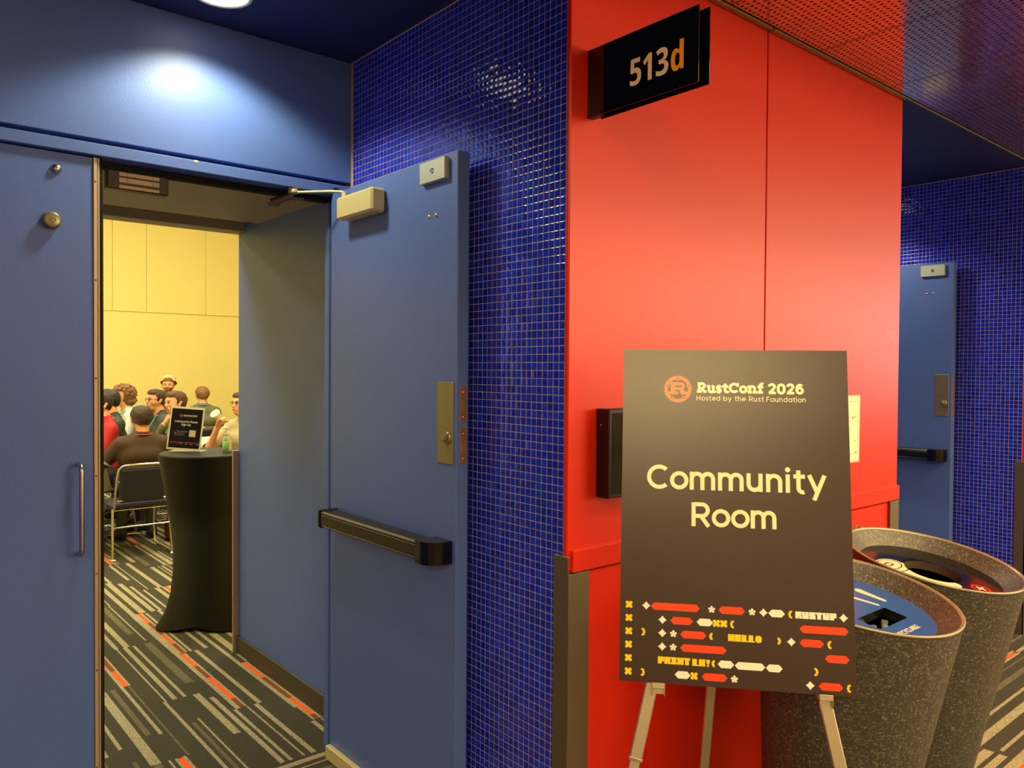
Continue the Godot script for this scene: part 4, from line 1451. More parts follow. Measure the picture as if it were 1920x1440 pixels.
func lid_texture(k: int) -> ImageTexture:
	var cv := Canvas.new(490, 490, 512, rgb8(52, 92, 176) if k == 0 else rgb8(14, 12, 16))
	var cream := rgb8(236, 226, 190)
	if k == 0:
		var cap := func(a: Vector2, b: Vector2, ra: float, rb: float) -> void:
			cv.shape(minf(a.x, b.x) - 24, minf(a.y, b.y) - 24, maxf(a.x, b.x) + 24, maxf(a.y, b.y) + 24, func(p: Vector2) -> float:
				var q := clampf((p - a).dot(b - a) / (b - a).length_squared(), 0, 1)
				return p.distance_to(a.lerp(b, q)) - lerpf(ra, rb, q), cream)
		cap.call(Vector2(386, 196), Vector2(392, 276), 17, 9)
		cap.call(Vector2(300, 206), Vector2(330, 284), 9, 7)
		cap.call(Vector2(262, 150), Vector2(296, 204), 14, 9)
		for q in 4: cv.rect(376, 206 + 14 * q, 402, 208 + 14 * q, rgb8(170, 158, 120))
		cv.text("RECYCLABLE", sans(), 166, 436, 18.5, 0.115, cream, 0.96, 0.0)
		cv.disc(140, 408, 13, cream)
		cv.disc(155, 424, 9, cream)
	else:
		cv.rect(62, 132, 212, 384, cream, 26)
		cv.shape(55, 84, 220, 196, func(p: Vector2) -> float: return (((p - Vector2(137, 140)) / Vector2(76, 46)).length() - 1.0) * 46.0, cream)
		cv.shape(55, 84, 220, 196, func(p: Vector2) -> float: return absf(((p - Vector2(137, 140)) / Vector2(76, 46)).length() - 0.84) * 46.0 - 1.8, rgb8(40, 34, 36))
		cv.shape(55, 104, 220, 216, func(p: Vector2) -> float: return maxf(absf(((p - Vector2(137, 156)) / Vector2(80, 48)).length() - 1.0) * 46.0 - 2.0, 150.0 - p.y), rgb8(40, 34, 36))
		cv.rect(112, 126, 160, 152, rgb8(60, 52, 50), 10)
		cv.rect(118, 132, 154, 146, cream, 7)
		cv.disc(258, 424, 34, rgb8(214, 44, 36))
		cv.disc(258, 424, 25, rgb8(20, 16, 18))
		cv.rect(240, 419, 276, 429, rgb8(236, 230, 214))
		cv.rect(253, 406, 263, 442, rgb8(236, 230, 214))
	return ImageTexture.create_from_image(cv.im)

# ---------------------------------------------------------------- meeting room
const RZ := -13.4

func meeting_room() -> void:
	floor_slab("floor_room", -4.0, 8.0, RZ - 0.2, -3.06, true, mats.carpet_room)
	struct("ceiling_room", bx(V(-4, 5.0, RZ - 0.2), V(8, 5.2, -4.3)), mats.hall_ceiling)
	struct("wall_room_left", bx(V(-4.2, 0, RZ - 0.2), V(-4, 5.0, -4.3)), mats.cream_wall)
	struct("wall_room_right", bx(V(8, 0, RZ - 0.2), V(8.2, 5.0, -4.3)), mats.cream_wall)
	var n := Acc.new()
	n.box(V(1.80, 0, -4.42), V(8, 5.0, -4.3))
	n.box(V(-4, 0, -4.42), V(-0.43, 5.0, -4.3))
	n.box(V(-0.43, 2.44, -4.42), V(1.80, 5.0, -4.3))
	struct("wall_room_near", n, mats.cream_wall)
	var w := struct_node("wall_room_far", "cream panelled far wall of the meeting room")
	obj("core", bx(V(-4, 0, RZ - 0.2), V(8, 5.0, RZ - 0.02)), mats.cream_wall, w)
	obj("lower_panel", bx(V(-4, 0.12, RZ - 0.02), V(8, 2.49, RZ), 0.003), mats.cream_wall, w)
	var js := [-4.0, -2.4, -0.8, 0.8, 2.4, 3.165, 3.665, 4.6, 6.2, 8.0]
	for k in js.size() - 1:
		obj("upper_panel", bx(V(js[k] + 0.003, 2.505, RZ - 0.02), V(js[k + 1] - 0.003, 4.99, RZ), 0.002), mats.cream_wall, w)
	struct("baseboard_room", bx(V(-4, 0, RZ - 0.01), V(8, 0.12, RZ + 0.012), 0.003), mats.dark_base)

# stacking chair: chrome sled frame, navy pads. Faces local +z, origin on the floor under the seat's middle
func make_chair(label: String) -> Node3D:
	var o := thing("stacking_chair", label, "chair", Vector3.ZERO, 0.0, "navy stacking chairs in the meeting room")
	var ch: Material = mats.chrome
	for s in [-1.0, 1.0]:
		var a := Acc.new()
		# back upright, bend, seat rail end
		a.tube([V(s * 0.215, 0.43, -0.20), V(s * 0.212, 0.55, -0.225), V(s * 0.20, 0.74, -0.27)], 0.0105, 10)
		var upo := obj("back_upright", a, ch, o)
		var l := Acc.new()
		l.tube([V(s * 0.225, 0.43, -0.19), V(s * 0.232, 0.22, -0.215), V(s * 0.238, 0.02, -0.24)], 0.0105, 10)
		var lgo := obj("leg", l, ch, o)
		var g := Acc.new()
		g.tube([V(s * 0.238, 0.02, -0.24), V(s * 0.238, 0.012, -0.20), V(s * 0.236, 0.012, 0.16), V(s * 0.234, 0.02, 0.20), V(s * 0.226, 0.05, 0.225), V(s * 0.215, 0.20, 0.21), V(s * 0.21, 0.425, 0.18)], 0.0105, 10)
		obj("sled_leg", g, ch, o)
		obj("glide", bx(V(s * 0.238 - 0.022, 0.0, -0.27), V(s * 0.238 + 0.022, 0.014, -0.20), 0.005), ch, lgo)
		for y in [0.66, 0.50]:
			var b := Acc.new()
			b.tube([V(s * 0.205, y, -0.25), V(s * 0.165, y, -0.252)], 0.007, 8)
			obj("bracket", b, ch, upo)
	var top := Acc.new()
	top.tube([V(-0.20, 0.74, -0.27), V(-0.192, 0.772, -0.278), V(-0.165, 0.795, -0.284), V(-0.10, 0.803, -0.287), V(0.10, 0.803, -0.287), V(0.165, 0.795, -0.284), V(0.192, 0.772, -0.278), V(0.20, 0.74, -0.27)], 0.0105, 10)
	obj("top_rail", top, ch, o)
	var cr := Acc.new()
	cr.tube([V(-0.232, 0.27, -0.21), V(0.232, 0.27, -0.21)], 0.0075, 8)
	cr.tube([V(-0.22, 0.41, -0.17), V(0.22, 0.41, -0.17)], 0.007, 8)
	obj("cross_bar", cr, ch, o)
	var bk := Acc.new()
	bk.box(V(-0.185, -0.145, -0.018), V(0.185, 0.155, 0.018), 0.014, Transform3D(Basis(V(1, 0, 0), -0.2), V(0, 0.62, -0.245)))
	obj("backrest", bk, mats.navy_fabric, o)
	var se := Acc.new()
	se.box(V(-0.225, 0.425, -0.21), V(0.225, 0.465, 0.22), 0.016)
	obj("seat", se, mats.navy_fabric, o)
	return o

func copy_thing(o: Node3D, label: String) -> Node3D:
	var c := o.duplicate()
	c.name = numbered(String(o.name))
	add_child(c)
	c.set_meta("label", label)
	return c

func banquet_table(label: String, at: Vector3, r: float) -> void:
	var t := thing("round_table", "round folding table under the " + label, "table", at, 0.0, "round tables in the meeting room")
	var top := Acc.new()
	top.lathe([[0.0, 0.71], [r - 0.01, 0.71], [r - 0.01, 0.732], [0.0, 0.732]], 40, Transform3D.IDENTITY, true)
	obj("tabletop", top, mats.hall_wall, t)
	for s in [[-1, -1], [1, -1], [-1, 1], [1, 1]]:
		var l := Acc.new()
		l.tube([V(s[0] * 0.3, 0.71, s[1] * 0.25), V(s[0] * 0.34, 0.0, s[1] * 0.28)], 0.014, 10)
		obj("leg", l, mats.dark_base, t)
	var c := Acc.new()
	var seg := 64
	var prof := [[0.0, 0.742], [r - 0.02, 0.742], [r + 0.006, 0.736], [r + 0.014, 0.70], [r + 0.018, 0.60], [r + 0.024, 0.50]]
	var last := []
	for q in prof.size():
		var row := []
		for j in seg + 1:
			var an := TAU * j / seg
			var wob := 0.0 if q < 3 else 0.02 * (q - 2) * sin(an * 9.0 + 0.7 * sin(an * 4.0))
			var rr: float = prof[q][0] + wob
			var nn := V(0, 1, 0) if q < 2 else V(cos(an), 0.1, sin(an)).normalized()
			row.append(c.vert(V(rr * cos(an), prof[q][1], rr * sin(an)), nn))
		if q > 0:
			for j in seg:
				c.tri(last[j], row[j + 1], row[j])
				if q > 1: c.tri(last[j], last[j + 1], row[j + 1])
		last = row
	var cl := obj("tablecloth", c, mats.white_cloth)
	cl.position = at
	tag(cl, label, "tablecloth", "white tablecloths")

func room_furniture() -> void:
	# cocktail table in a black stretch cover
	var T := V(1.785, 0, -5.12)
	var o := thing("cocktail_table", "tall cocktail table in a black stretch cover just inside the doorway", "table", T, 0.0)
	var H := 1.086
	var R := 0.305
	var cov := Acc.new()
	var seg := 72
	var prof := [[R, H - 0.012, 0.0], [R + 0.001, H - 0.03, 0.0], [R - 0.006, H - 0.07, 0.0], [0.278, 0.89, 0.02], [0.257, 0.75, 0.05], [0.239, 0.616, 0.1], [0.229, 0.48, 0.18], [0.229, 0.35, 0.3], [0.247, 0.21, 0.5], [0.280, 0.10, 0.75], [0.312, 0.045, 0.9], [0.338, 0.010, 1.0]]
	var last := []
	for q in prof.size():
		var row := []
		for j in seg + 1:
			var an := TAU * j / seg
			var foot := pow(absf(cos(2.0 * (an - deg_to_rad(85.0)))), 1.6)
			var rr: float = prof[q][0] - prof[q][2] * 0.092 * (1.0 - foot)
			var lift := 0.0
			if q >= prof.size() - 2: lift = 0.016 * (1.0 - foot) * (1.0 if q == prof.size() - 1 else 0.3)
			row.append(cov.vert(V(rr * cos(an), prof[q][1] + lift, rr * sin(an)), V(cos(an), -0.15 if q < 5 else 0.25, sin(an)).normalized()))
		if q > 0:
			for j in seg:
				cov.tri(last[j], last[j + 1], row[j + 1])
				cov.tri(last[j], row[j + 1], row[j])
		last = row
	obj("stretch_cover", cov, mats.black_spandex, o)
	var top := Acc.new()
	top.lathe([[0.0, H - 0.03], [R - 0.004, H - 0.03], [R, H - 0.018], [R - 0.002, H - 0.004], [R - 0.01, H], [0.0, H]], 56)
	obj("table_top", top, mats.black_spandex, o)
	var pole := Acc.new()
	pole.tube([V(0, 0.03, 0), V(0, H - 0.03, 0)], 0.03, 12)
	obj("pole", pole, mats.black_plastic, o)
	for k in 4:
		var an := deg_to_rad(85.0) + PI * 0.5 * k
		var f := Acc.new()
		f.tube([V(0, 0.04, 0), V(0.32 * cos(an), 0.018, 0.32 * sin(an))], 0.016, 8)
		obj("foot", f, mats.black_plastic, o)
	# sign holder on the table
	var sgn := thing("sign_holder", "small white framed sign reading Community Room Sign-up on the cocktail table", "sign", V(1.654, H, -5.21), deg_to_rad(-36.5))
	var lean := Transform3D(Basis(V(0, 0, 1), deg_to_rad(-4.0)) * Basis(V(1, 0, 0), deg_to_rad(-9.0)), V(-0.01, 0.010, 0.0))
	obj("frame", _boxat(V(-0.106, 0.0, -0.003), V(0.106, 0.278, 0.003), 0.001, lean), mats.white_plastic, sgn)
	var cv := Canvas.new(200, 262, 400, rgb8(20, 18, 26))
	var cream := rgb8(240, 236, 220)
	gear_logo(cv, 62, 46, 11, rgb8(206, 62, 40), rgb8(20, 18, 26))
	cv.text("RustConf", slab(), 77, 48, 9, 0.12, cream, 1.0, -0.03)
	cv.text("2026", slab(), 136, 48, 9, 0.12, cream, 1.0, 0.0)
	cv.rect(77, 52, 160, 53.5, rgb8(150, 146, 140))
	cv.text("Community", sans(), 24, 92, 13.4, 0.095, cream, 1.0, 0.0)
	cv.text("Room", sans(), 126, 92, 13.4, 0.095, cream, 1.0, 0.0)
	cv.text("Sign-up", sans(), 68, 112, 13.4, 0.095, cream, 1.0, 0.0)
	for r in [[24, 132, 176, 133], [24, 204, 176, 205], [24, 132, 25, 205], [175, 132, 176, 205]]: cv.rect(r[0], r[1], r[2], r[3], rgb8(70, 66, 72))
	for q in 3:
		cv.disc(35, 151 + 12 * q, 3, [rgb8(120, 60, 40), cream, rgb8(220, 190, 90)][q])
		for g in [9, 7, 6][q]: cv.rect(43 + 8.2 * g, 149 + 12 * q, 49.5 + 8.2 * g, 153 + 12 * q, rgb8(160, 156, 150))
	cv.rect(126, 140, 168, 184, rgb8(214, 208, 190))
	for q in 16:
		cv.rect(6 + 12 * q, 222, 6 + 12 * q + [10, 6, 9, 4][q % 4], 226, [rgb8(200, 60, 40), rgb8(220, 216, 200), rgb8(200, 60, 40), rgb8(216, 180, 60)][(q * 7) % 4])
		if q % 5 != 2: cv.rect(14 + 12 * q, 232, 14 + 12 * q + [8, 5, 9][q % 3], 236, [rgb8(200, 60, 40), rgb8(220, 216, 200), rgb8(180, 50, 40)][(q * 5) % 3])
	var sm := mat("sign_up_print", Color(1, 1, 1), 0.3)
	sm.albedo_texture = ImageTexture.create_from_image(cv.im)
	var pa := Acc.new()
	pa.quad(lean * V(-0.097, 0.013, 0.0034), lean * V(0.097, 0.013, 0.0034), lean * V(0.097, 0.266, 0.0034), lean * V(-0.097, 0.266, 0.0034))
	obj("printed_sheet", pa, sm, sgn)
	obj("stand_foot", bx(V(-0.105, 0.0, -0.09), V(0.115, 0.004, 0.012), 0.001), mats.clear_plastic, sgn)
	# hand sanitiser
	var b := thing("sanitizer_bottle", "clear pump bottle of green hand gel on the cocktail table", "bottle", V(1.857, H, -5.03))
	var bt := Acc.new()
	bt.lathe([[0.0, 0.0], [0.022, 0.001], [0.026, 0.006], [0.027, 0.08], [0.025, 0.092], [0.014, 0.102], [0.012, 0.108]], 24)
	var bto := obj("bottle", bt, mats.clear_plastic, b)
	var gl := Acc.new()
	gl.lathe([[0.0, 0.003], [0.023, 0.004], [0.0245, 0.01], [0.0245, 0.066], [0.0, 0.066]], 24)
	obj("gel", gl, mat("green_gel", rgb8(120, 205, 120), 0.25), b)
	var lb := Acc.new()
	lb.box(V(0.004, 0.012, 0.0225), V(0.024, 0.07, 0.0275), 0.001)
	obj("label_sticker", lb, mats.white_plastic, bto)
	var pu := Acc.new()
	pu.lathe([[0.0, 0.104], [0.0145, 0.104], [0.0145, 0.124], [0.008, 0.130], [0.005, 0.150], [0.0, 0.150]], 18)
	pu.box(V(-0.034, 0.150, -0.009), V(0.012, 0.160, 0.009), 0.004)
	obj("pump", pu, mats.white_plastic, b)
	# round tables with white cloths
	banquet_table("white cloth on the table left of the man in brown", V(1.14, 0, -7.95), 0.64)
	banquet_table("white cloth on the table behind the cocktail table", V(3.72, 0, -9.55), 0.7)
	# chairs
	var c0 := make_chair("navy chair with chrome frame under the man in brown")
	c0.position = V(1.924, 0, -7.395)
	c0.rotation.y = PI
	var spots := [
		["empty navy chair with chrome frame right of the small table sign", V(3.13, 0, -9.05), PI + 0.15],
		["navy chair with chrome frame under the man in grey green", V(3.86, 0, -11.25), PI],
		["navy chair under the man in the red hoodie", V(1.90, 0, -8.42), -PI * 0.5],
		["navy chair under the man in the dark jacket", V(2.10, 0, -8.97), -PI * 0.5],
		["navy chair under the curly haired man", V(2.45, 0, -9.78), -PI * 0.5],
		["navy chair under the man with glasses and blue lanyard", V(2.67, 0, -9.30), -PI * 0.5],
		["navy chair under the man with his hand on his face", V(2.67, 0, -8.46), -PI * 0.5],
		["navy chair under the man drinking from a cup", V(3.13, 0, -8.0), -PI * 0.38],
		["navy chair under the man in the pale hat", V(3.77, 0, -12.6), -PI * 0.25],
	]
	for s in spots:
		var c := copy_thing(c0, s[0])
		c.position = s[1]
		c.rotation.y = s[2]
	# bag on the floor under the brown shirted man's chair
	var bg := thing("backpack", "dark red and black backpack on the carpet under the table", "bag", V(2.42, 0, -7.72), 0.3)
	var ba := Acc.new()
	ba.lathe([[0.0, 0.0], [0.12, 0.0], [0.15, 0.04], [0.15, 0.16], [0.11, 0.24], [0.0, 0.26]], 20)
	obj("sack", ba, mat("bag_red", rgb8(84, 26, 24), 0.8), bg)
	var pk := Acc.new()
	pk.box(V(-0.09, 0.03, 0.12), V(0.09, 0.15, 0.17), 0.02)
	obj("pocket", pk, mat("bag_black", rgb8(26, 24, 24), 0.8), bg)
	# paper box on the left table
	var px := thing("paper_box", "cream paper box on the white tablecloth", "box", V(1.70, 0.743, -7.93), 0.2)
	obj("carton", bx(V(-0.06, 0, -0.08), V(0.06, 0.14, 0.08), 0.003), mat("cream_paper", rgb8(232, 214, 150), 0.8), px)
	obj("carton_flap", bx(V(-0.063, 0.135, -0.083), V(0.063, 0.146, 0.083), 0.003), mats.white_cloth, px)

# ---------------------------------------------------------------- people
# field of tapered capsules joined smoothly, meshed as surface nets; bones: [a, b, ra, rb, colour]
func nets(acc: Acc, bones: Array, cell: float, k: float, t := Transform3D.IDENTITY, cut = null, paint = null, rough := 0.0) -> void:
	var lo := V(1e9, 1e9, 1e9)
	var hi := -lo
	for b in bones:
		var r := maxf(b[2], b[3]) + 0.03
		lo = lo.min(b[0] - Vector3.ONE * r).min(b[1] - Vector3.ONE * r)
		hi = hi.max(b[0] + Vector3.ONE * r).max(b[1] + Vector3.ONE * r)
	var nx := int(ceil((hi.x - lo.x) / cell)) + 2
	var ny := int(ceil((hi.y - lo.y) / cell)) + 2
	var nz := int(ceil((hi.z - lo.z) / cell)) + 2
	var f := PackedFloat32Array()
	f.resize(nx * ny * nz)
	f.fill(1.0)
	var raw := f.duplicate()
	var own := PackedByteArray()
	own.resize(nx * ny * nz)
	var margin := k + cell * 1.8
	for bi in bones.size():
		var b: Array = bones[bi]
		var A: Vector3 = b[0]
		var ab: Vector3 = b[1] - A
		var ra: float = b[2]
		var dr: float = b[3] - ra
		var inv := 1.0 / maxf(ab.length_squared(), 1e-9)
		var rm := maxf(b[2], b[3]) + margin
		var p0 := (A.min(b[1]) - Vector3.ONE * rm - lo) / cell
		var p1 := (A.max(b[1]) + Vector3.ONE * rm - lo) / cell
		for z in range(maxi(0, int(p0.z)), mini(nz, int(p1.z) + 2)):
			for y in range(maxi(0, int(p0.y)), mini(ny, int(p1.y) + 2)):
				for x in range(maxi(0, int(p0.x)), mini(nx, int(p1.x) + 2)):
					var p := lo + Vector3(x, y, z) * cell - A
					var s := clampf(p.dot(ab) * inv, 0.0, 1.0)
					var d := (p - ab * s).length() - ra - dr * s
					var i := (z * ny + y) * nx + x
					if d < raw[i]:
						raw[i] = d
						own[i] = bi
					var o := f[i]
					var h := maxf(k - absf(d - o), 0.0) / k
					f[i] = minf(d, o) - h * h * k * 0.25
	if rough > 0.0 or cut != null:
		var fn := FastNoiseLite.new()
		fn.seed = 3
		fn.frequency = 22.0
		for z in nz:
			for y in ny:
				for x in nx:
					var i := (z * ny + y) * nx + x
					if absf(f[i]) > 0.06: continue
					var p := lo + Vector3(x, y, z) * cell
					if rough > 0.0: f[i] += fn.get_noise_3dv(p) * rough
					if cut != null: f[i] = maxf(f[i], cut.call(p))
	var at := PackedInt32Array()
	at.resize(nx * ny * nz)
	at.fill(-1)
	var sx := 1
	var sy := nx
	var sz := nx * ny
	var first := acc.v.size()
	var corners := [0, sx, sy, sx + sy, sz, sx + sz, sy + sz, sx + sy + sz]
	var offs := [V(0, 0, 0), V(1, 0, 0), V(0, 1, 0), V(1, 1, 0), V(0, 0, 1), V(1, 0, 1), V(0, 1, 1), V(1, 1, 1)]
	var edges := [[0, 1], [2, 3], [4, 5], [6, 7], [0, 2], [1, 3], [4, 6], [5, 7], [0, 4], [1, 5], [2, 6], [3, 7]]
	for z in nz - 1:
		for y in ny - 1:
			for x in nx - 1:
				var i := (z * ny + y) * nx + x
				var f0 := f[i]
				if f0 > 0.5: continue
				var neg := 0
				for c in corners:
					if f[i + c] < 0.0: neg += 1
				if neg == 0 or neg == 8: continue
				var sum := Vector3.ZERO
				var cnt := 0
				for e in edges:
					var u: float = f[i + corners[e[0]]]
					var w: float = f[i + corners[e[1]]]
					if (u < 0.0) != (w < 0.0):
						sum += offs[e[0]].lerp(offs[e[1]], u / (u - w))
						cnt += 1
				var p := lo + (Vector3(x, y, z) + sum / cnt) * cell
				var g := V(f[i + sx] - f0, f[i + sy] - f0, f[i + sz] - f0) + V(f[i + sx + sy + sz] - f[i + sy + sz], f[i + sx + sy + sz] - f[i + sx + sz], f[i + sx + sy + sz] - f[i + sx + sy])
				acc.col = bones[own[i]][4]
				if paint != null: acc.col = paint.call(p, acc.col)
				at[i] = acc.vert(t * p, (t.basis * g).normalized())
	for z in range(1, nz - 1):
		for y in range(1, ny - 1):
			for x in range(1, nx - 1):
				var i := (z * ny + y) * nx + x
				if at[i] < 0: continue
				var a := f[i] < 0.0
				for ax in 3:
					var d: int = [sx, sy, sz][ax]
					if a == (f[i + d] < 0.0): continue
					var u: int = [sy, sz, sx][ax]
					var w: int = [sz, sx, sy][ax]
					var q := [at[i], at[i - u], at[i - u - w], at[i - w]]
					if q[0] < 0 or q[1] < 0 or q[2] < 0 or q[3] < 0: continue
					if a:
						acc.tri(q[0], q[1], q[2]); acc.tri(q[0], q[2], q[3])
					else:
						acc.tri(q[0], q[2], q[1]); acc.tri(q[0], q[3], q[2])
	acc.col = Color(1, 1, 1)

func lin(r: int, g: int, b: int) -> Color:
	return rgb8(r, g, b).srgb_to_linear()

# hand in its own fine grid: wrist at the origin, fingers along +y, palm facing +z, thumb on side s; curl 0..1
func hand(acc: Acc, t: Transform3D, s: float, curl: float, skin: Color) -> void:
	var bones := [[V(-0.02, 0.03, 0), V(-0.026, 0.085, 0), 0.018, 0.015, skin], [V(0.02, 0.03, 0), V(0.026, 0.085, 0), 0.018, 0.015, skin], [V(0, 0.0, 0), V(0, 0.085, 0), 0.024, 0.017, skin]]
	for k in 4:
		var x: float = (k - 1.5) * 0.0195
		var L: float = [0.070, 0.082, 0.078, 0.060][k]
		var p := V(x, 0.092, 0)
		var an := curl * 0.5
		for q in 3:
			var d = V(0, cos(an), sin(an)) * L * [0.44, 0.32, 0.24][q]
			bones.append([p, p + d, 0.0095 - 0.0008 * q, 0.0088 - 0.0008 * q, skin])
			p += d
			an += curl * 0.85
	var tp := V(s * 0.028, 0.025, 0.004)
	bones.append([tp, tp + V(s * 0.030, 0.030, 0.016), 0.014, 0.011, skin])
	bones.append([tp + V(s * 0.030, 0.030, 0.016), tp + V(s * 0.034, 0.062, 0.030 + 0.02 * curl), 0.0105, 0.0085, skin])
	nets(acc, bones, 0.005, 0.008, t)

# d: at, face (yaw), crown, skin, hair, hair_kind, shirt, sleeve (0 short, 1 long), pants, look [yaw, pitch], arms {l: [elbow, wrist], r: ...}, lean, beard, glasses, lanyard, cell
func person(d: Dictionary) -> Node3D:
	var o := thing("person", d.label, "person", d.at, d.face)
	var body := Acc.new()
	var skin: Color = d.skin
	var shirt: Color = d.shirt
	var pants: Color = d.get("pants", lin(44, 42, 48))
	var dy: float = d.crown - 1.315
	var lean: float = d.get("lean", 0.0)
	var lift := func(p: Vector3) -> Vector3:
		var h := clampf((p.y - 0.55) / 0.5, 0.0, 1.3)
		return p + V(0, dy * minf(h, 1.0), lean * h)
	var bones := []
	var add := func(a: Vector3, b: Vector3, ra: float, rb: float, c: Color) -> void:
		bones.append([lift.call(a), lift.call(b), ra, rb, c])
	add.call(V(-0.085, 0.585, 0), V(0.085, 0.585, 0), 0.125, 0.125, pants)
	add.call(V(-0.07, 0.70, -0.01), V(0.07, 0.70, -0.01), 0.118, 0.118, shirt)
	add.call(V(-0.085, 0.86, -0.015), V(0.085, 0.86, -0.015), 0.122, 0.122, shirt)
	add.call(V(-0.135, 0.975, -0.025), V(0.135, 0.975, -0.025), 0.082, 0.082, shirt)
	add.call(V(-0.06, 1.035, -0.03), V(0.06, 1.035, -0.03), 0.058, 0.058, shirt)
	add.call(V(0, 1.03, -0.02), V(0, 1.13, 0.0), 0.055, 0.052, skin)
	var hands := []
	for s in [-1.0, 1.0]:
		var sh: Vector3 = lift.call(V(s * 0.185, 0.975, -0.02))
		var arm: Array = d.arms[0 if s < 0 else 1]
		var el: Vector3 = arm[0]
		var wr: Vector3 = arm[1]
		if d.sleeve < 0.5:
			var m := sh.lerp(el, 0.72)
			bones.append([sh, m, 0.068, 0.062, shirt])
			bones.append([m, el, 0.046, 0.042, skin])
			bones.append([el, wr, 0.042, 0.029, skin])
		else:
			bones.append([sh, el, 0.064, 0.052, shirt])
			bones.append([el, el.lerp(wr, 0.9), 0.05, 0.038, shirt])
			bones.append([el.lerp(wr, 0.86), wr, 0.029, 0.027, skin])
		hands.append([wr, (wr - el).normalized(), s])
		var kn := V(s * 0.12, 0.545, 0.44)
		var an := V(s * 0.13, 0.10, 0.40)
		bones.append([V(s * 0.09, 0.56, 0.03), kn, 0.092, 0.068, pants])
		bones.append([kn, an, 0.064, 0.045, pants])
		bones.append([V(s * 0.13, 0.055, 0.37), V(s * 0.14, 0.045, 0.56), 0.048, 0.038, lin(30, 26, 24)])
	nets(body, bones, d.get("cell", 0.02), 0.035)
	for k in 2:
		var h: Array = hands[k]
		var y: Vector3 = h[1]
		var palm: Vector3 = d.get("palm", [V(0, -1, 0), V(0, -1, 0)])[k]
		var z := (palm - y * palm.dot(y)).normalized()
		hand(body, Transform3D(Basis(y.cross(z), y, z), h[0]), -h[2], d.get("curl", [0.45, 0.45])[k], skin)
	# head
	var hc: Vector3 = lift.call(V(0, 1.205, 0.025))
	var look: Array = d.get("look", [0.0, 0.0])
	var ht := Transform3D(Basis(V(0, 1, 0), look[0]) * Basis(V(1, 0, 0), look[1]), hc)
	var hb := [
		[V(0, 0.025, -0.025), V(0, 0.03, 0.012), 0.083, 0.080, skin],
		[V(0, -0.03, 0.03), V(0, -0.078, 0.045), 0.062, 0.042, skin],
		[V(-0.028, -0.02, 0.05), V(0.028, -0.02, 0.05), 0.042, 0.042, skin],
		[V(0, 0.008, 0.088), V(0, -0.028, 0.106), 0.009, 0.013, skin],
		[V(-0.03, 0.022, 0.082), V(0.03, 0.022, 0.082), 0.014, 0.014, skin],
		[V(-0.02, -0.062, 0.083), V(0.02, -0.062, 0.083), 0.012, 0.012, skin],
		[V(-0.081, 0.012, -0.008), V(-0.079, -0.025, 0.0), 0.014, 0.010, skin],
		[V(0.081, 0.012, -0.008), V(0.079, -0.025, 0.0), 0.014, 0.010, skin],
		[V(0, -0.05, -0.02), V(0, -0.15, -0.045), 0.056, 0.056, skin],
	]
	var hair: Color = d.hair
	var beard: bool = d.get("beard", false)
	var paint := func(p: Vector3, c: Color) -> Color:
		if p.z > 0.06:
			for s in [-1.0, 1.0]:
				var e := Vector2(p.x - s * 0.031, p.y - 0.004)
				if absf(e.x) < 0.013 and absf(e.y) < 0.006: return lin(48, 34, 28)
				if absf(e.x) < 0.019 and absf(e.y - 0.021) < 0.0055: return hair.lerp(c, 0.25)
			if absf(p.x) < 0.024 and absf(p.y + 0.060) < 0.005: return lin(140, 70, 56)
		if beard and p.z > 0.005 and p.y < -0.038 and p.y > -0.14 and not (absf(p.x) < 0.024 and absf(p.y + 0.060) < 0.006): return hair
		return c
	nets(body, hb, 0.0065, 0.02, ht, null, paint)
	var bm := mat("person_surface", Color(1, 1, 1), 0.7)
	bm.vertex_color_use_as_albedo = true
	obj("body", body, bm, o)
	# hair
	var kind: String = d.get("hair_kind", "short")
	var ha := Acc.new()
	var grow := 0.010 if kind == "short" else 0.026
	var hrb := [[V(0, 0.030, -0.028), V(0, 0.038, 0.012), 0.083 + grow, 0.080 + grow, hair]]
	if kind == "short":
		hrb.append([V(-0.03, 0.085, 0.055), V(0.03, 0.085, 0.055), 0.03, 0.03, hair])
		hrb.append([V(0, -0.01, -0.055), V(0, -0.05, -0.055), 0.06, 0.045, hair])
	else:
		hrb.append([V(-0.03, -0.04, -0.06), V(0.03, -0.04, -0.06), 0.07, 0.07, hair])
	var cutf := func(p: Vector3) -> float:
		# keep the face, the ears' front and the neck free
		var face := (p.z - (0.030 + 0.55 * maxf(p.y - 0.03, 0.0)))
		if p.y > 0.062: face = minf(face, 0.064 - p.y)
		var low := -p.y - (0.055 if kind == "short" else 0.10) + maxf(p.z + 0.02, 0.0) * 0.9
		return maxf(minf(face, 0.11 - p.y * 0.5), low)
	nets(ha, hrb, 0.007 if kind == "short" else 0.006, 0.02, ht, cutf, null, 0.006 if kind == "short" else 0.030)
	var hm := mat("hair_surface", Color(1, 1, 1), 0.6)
	hm.vertex_color_use_as_albedo = true
	if d.get("bald", false) == false: obj("hair", ha, hm, o)
	if d.get("glasses", false):
		var gl := Acc.new()
		for s in [-1.0, 1.0]:
			var pts := []
			for q in 13: pts.append(ht * V(s * 0.032 + 0.021 * cos(TAU * q / 12.0), 0.002 + 0.016 * sin(TAU * q / 12.0), 0.101))
			gl.tube(pts, 0.0022, 6, false)
			gl.tube([ht * V(s * 0.053, 0.006, 0.099), ht * V(s * 0.080, 0.010, 0.05), ht * V(s * 0.084, 0.008, 0.0)], 0.002, 6)
		gl.tube([ht * V(-0.011, 0.006, 0.103), ht * V(0.011, 0.006, 0.103)], 0.002, 6)
		obj("glasses", gl, mats.black_plastic, o)
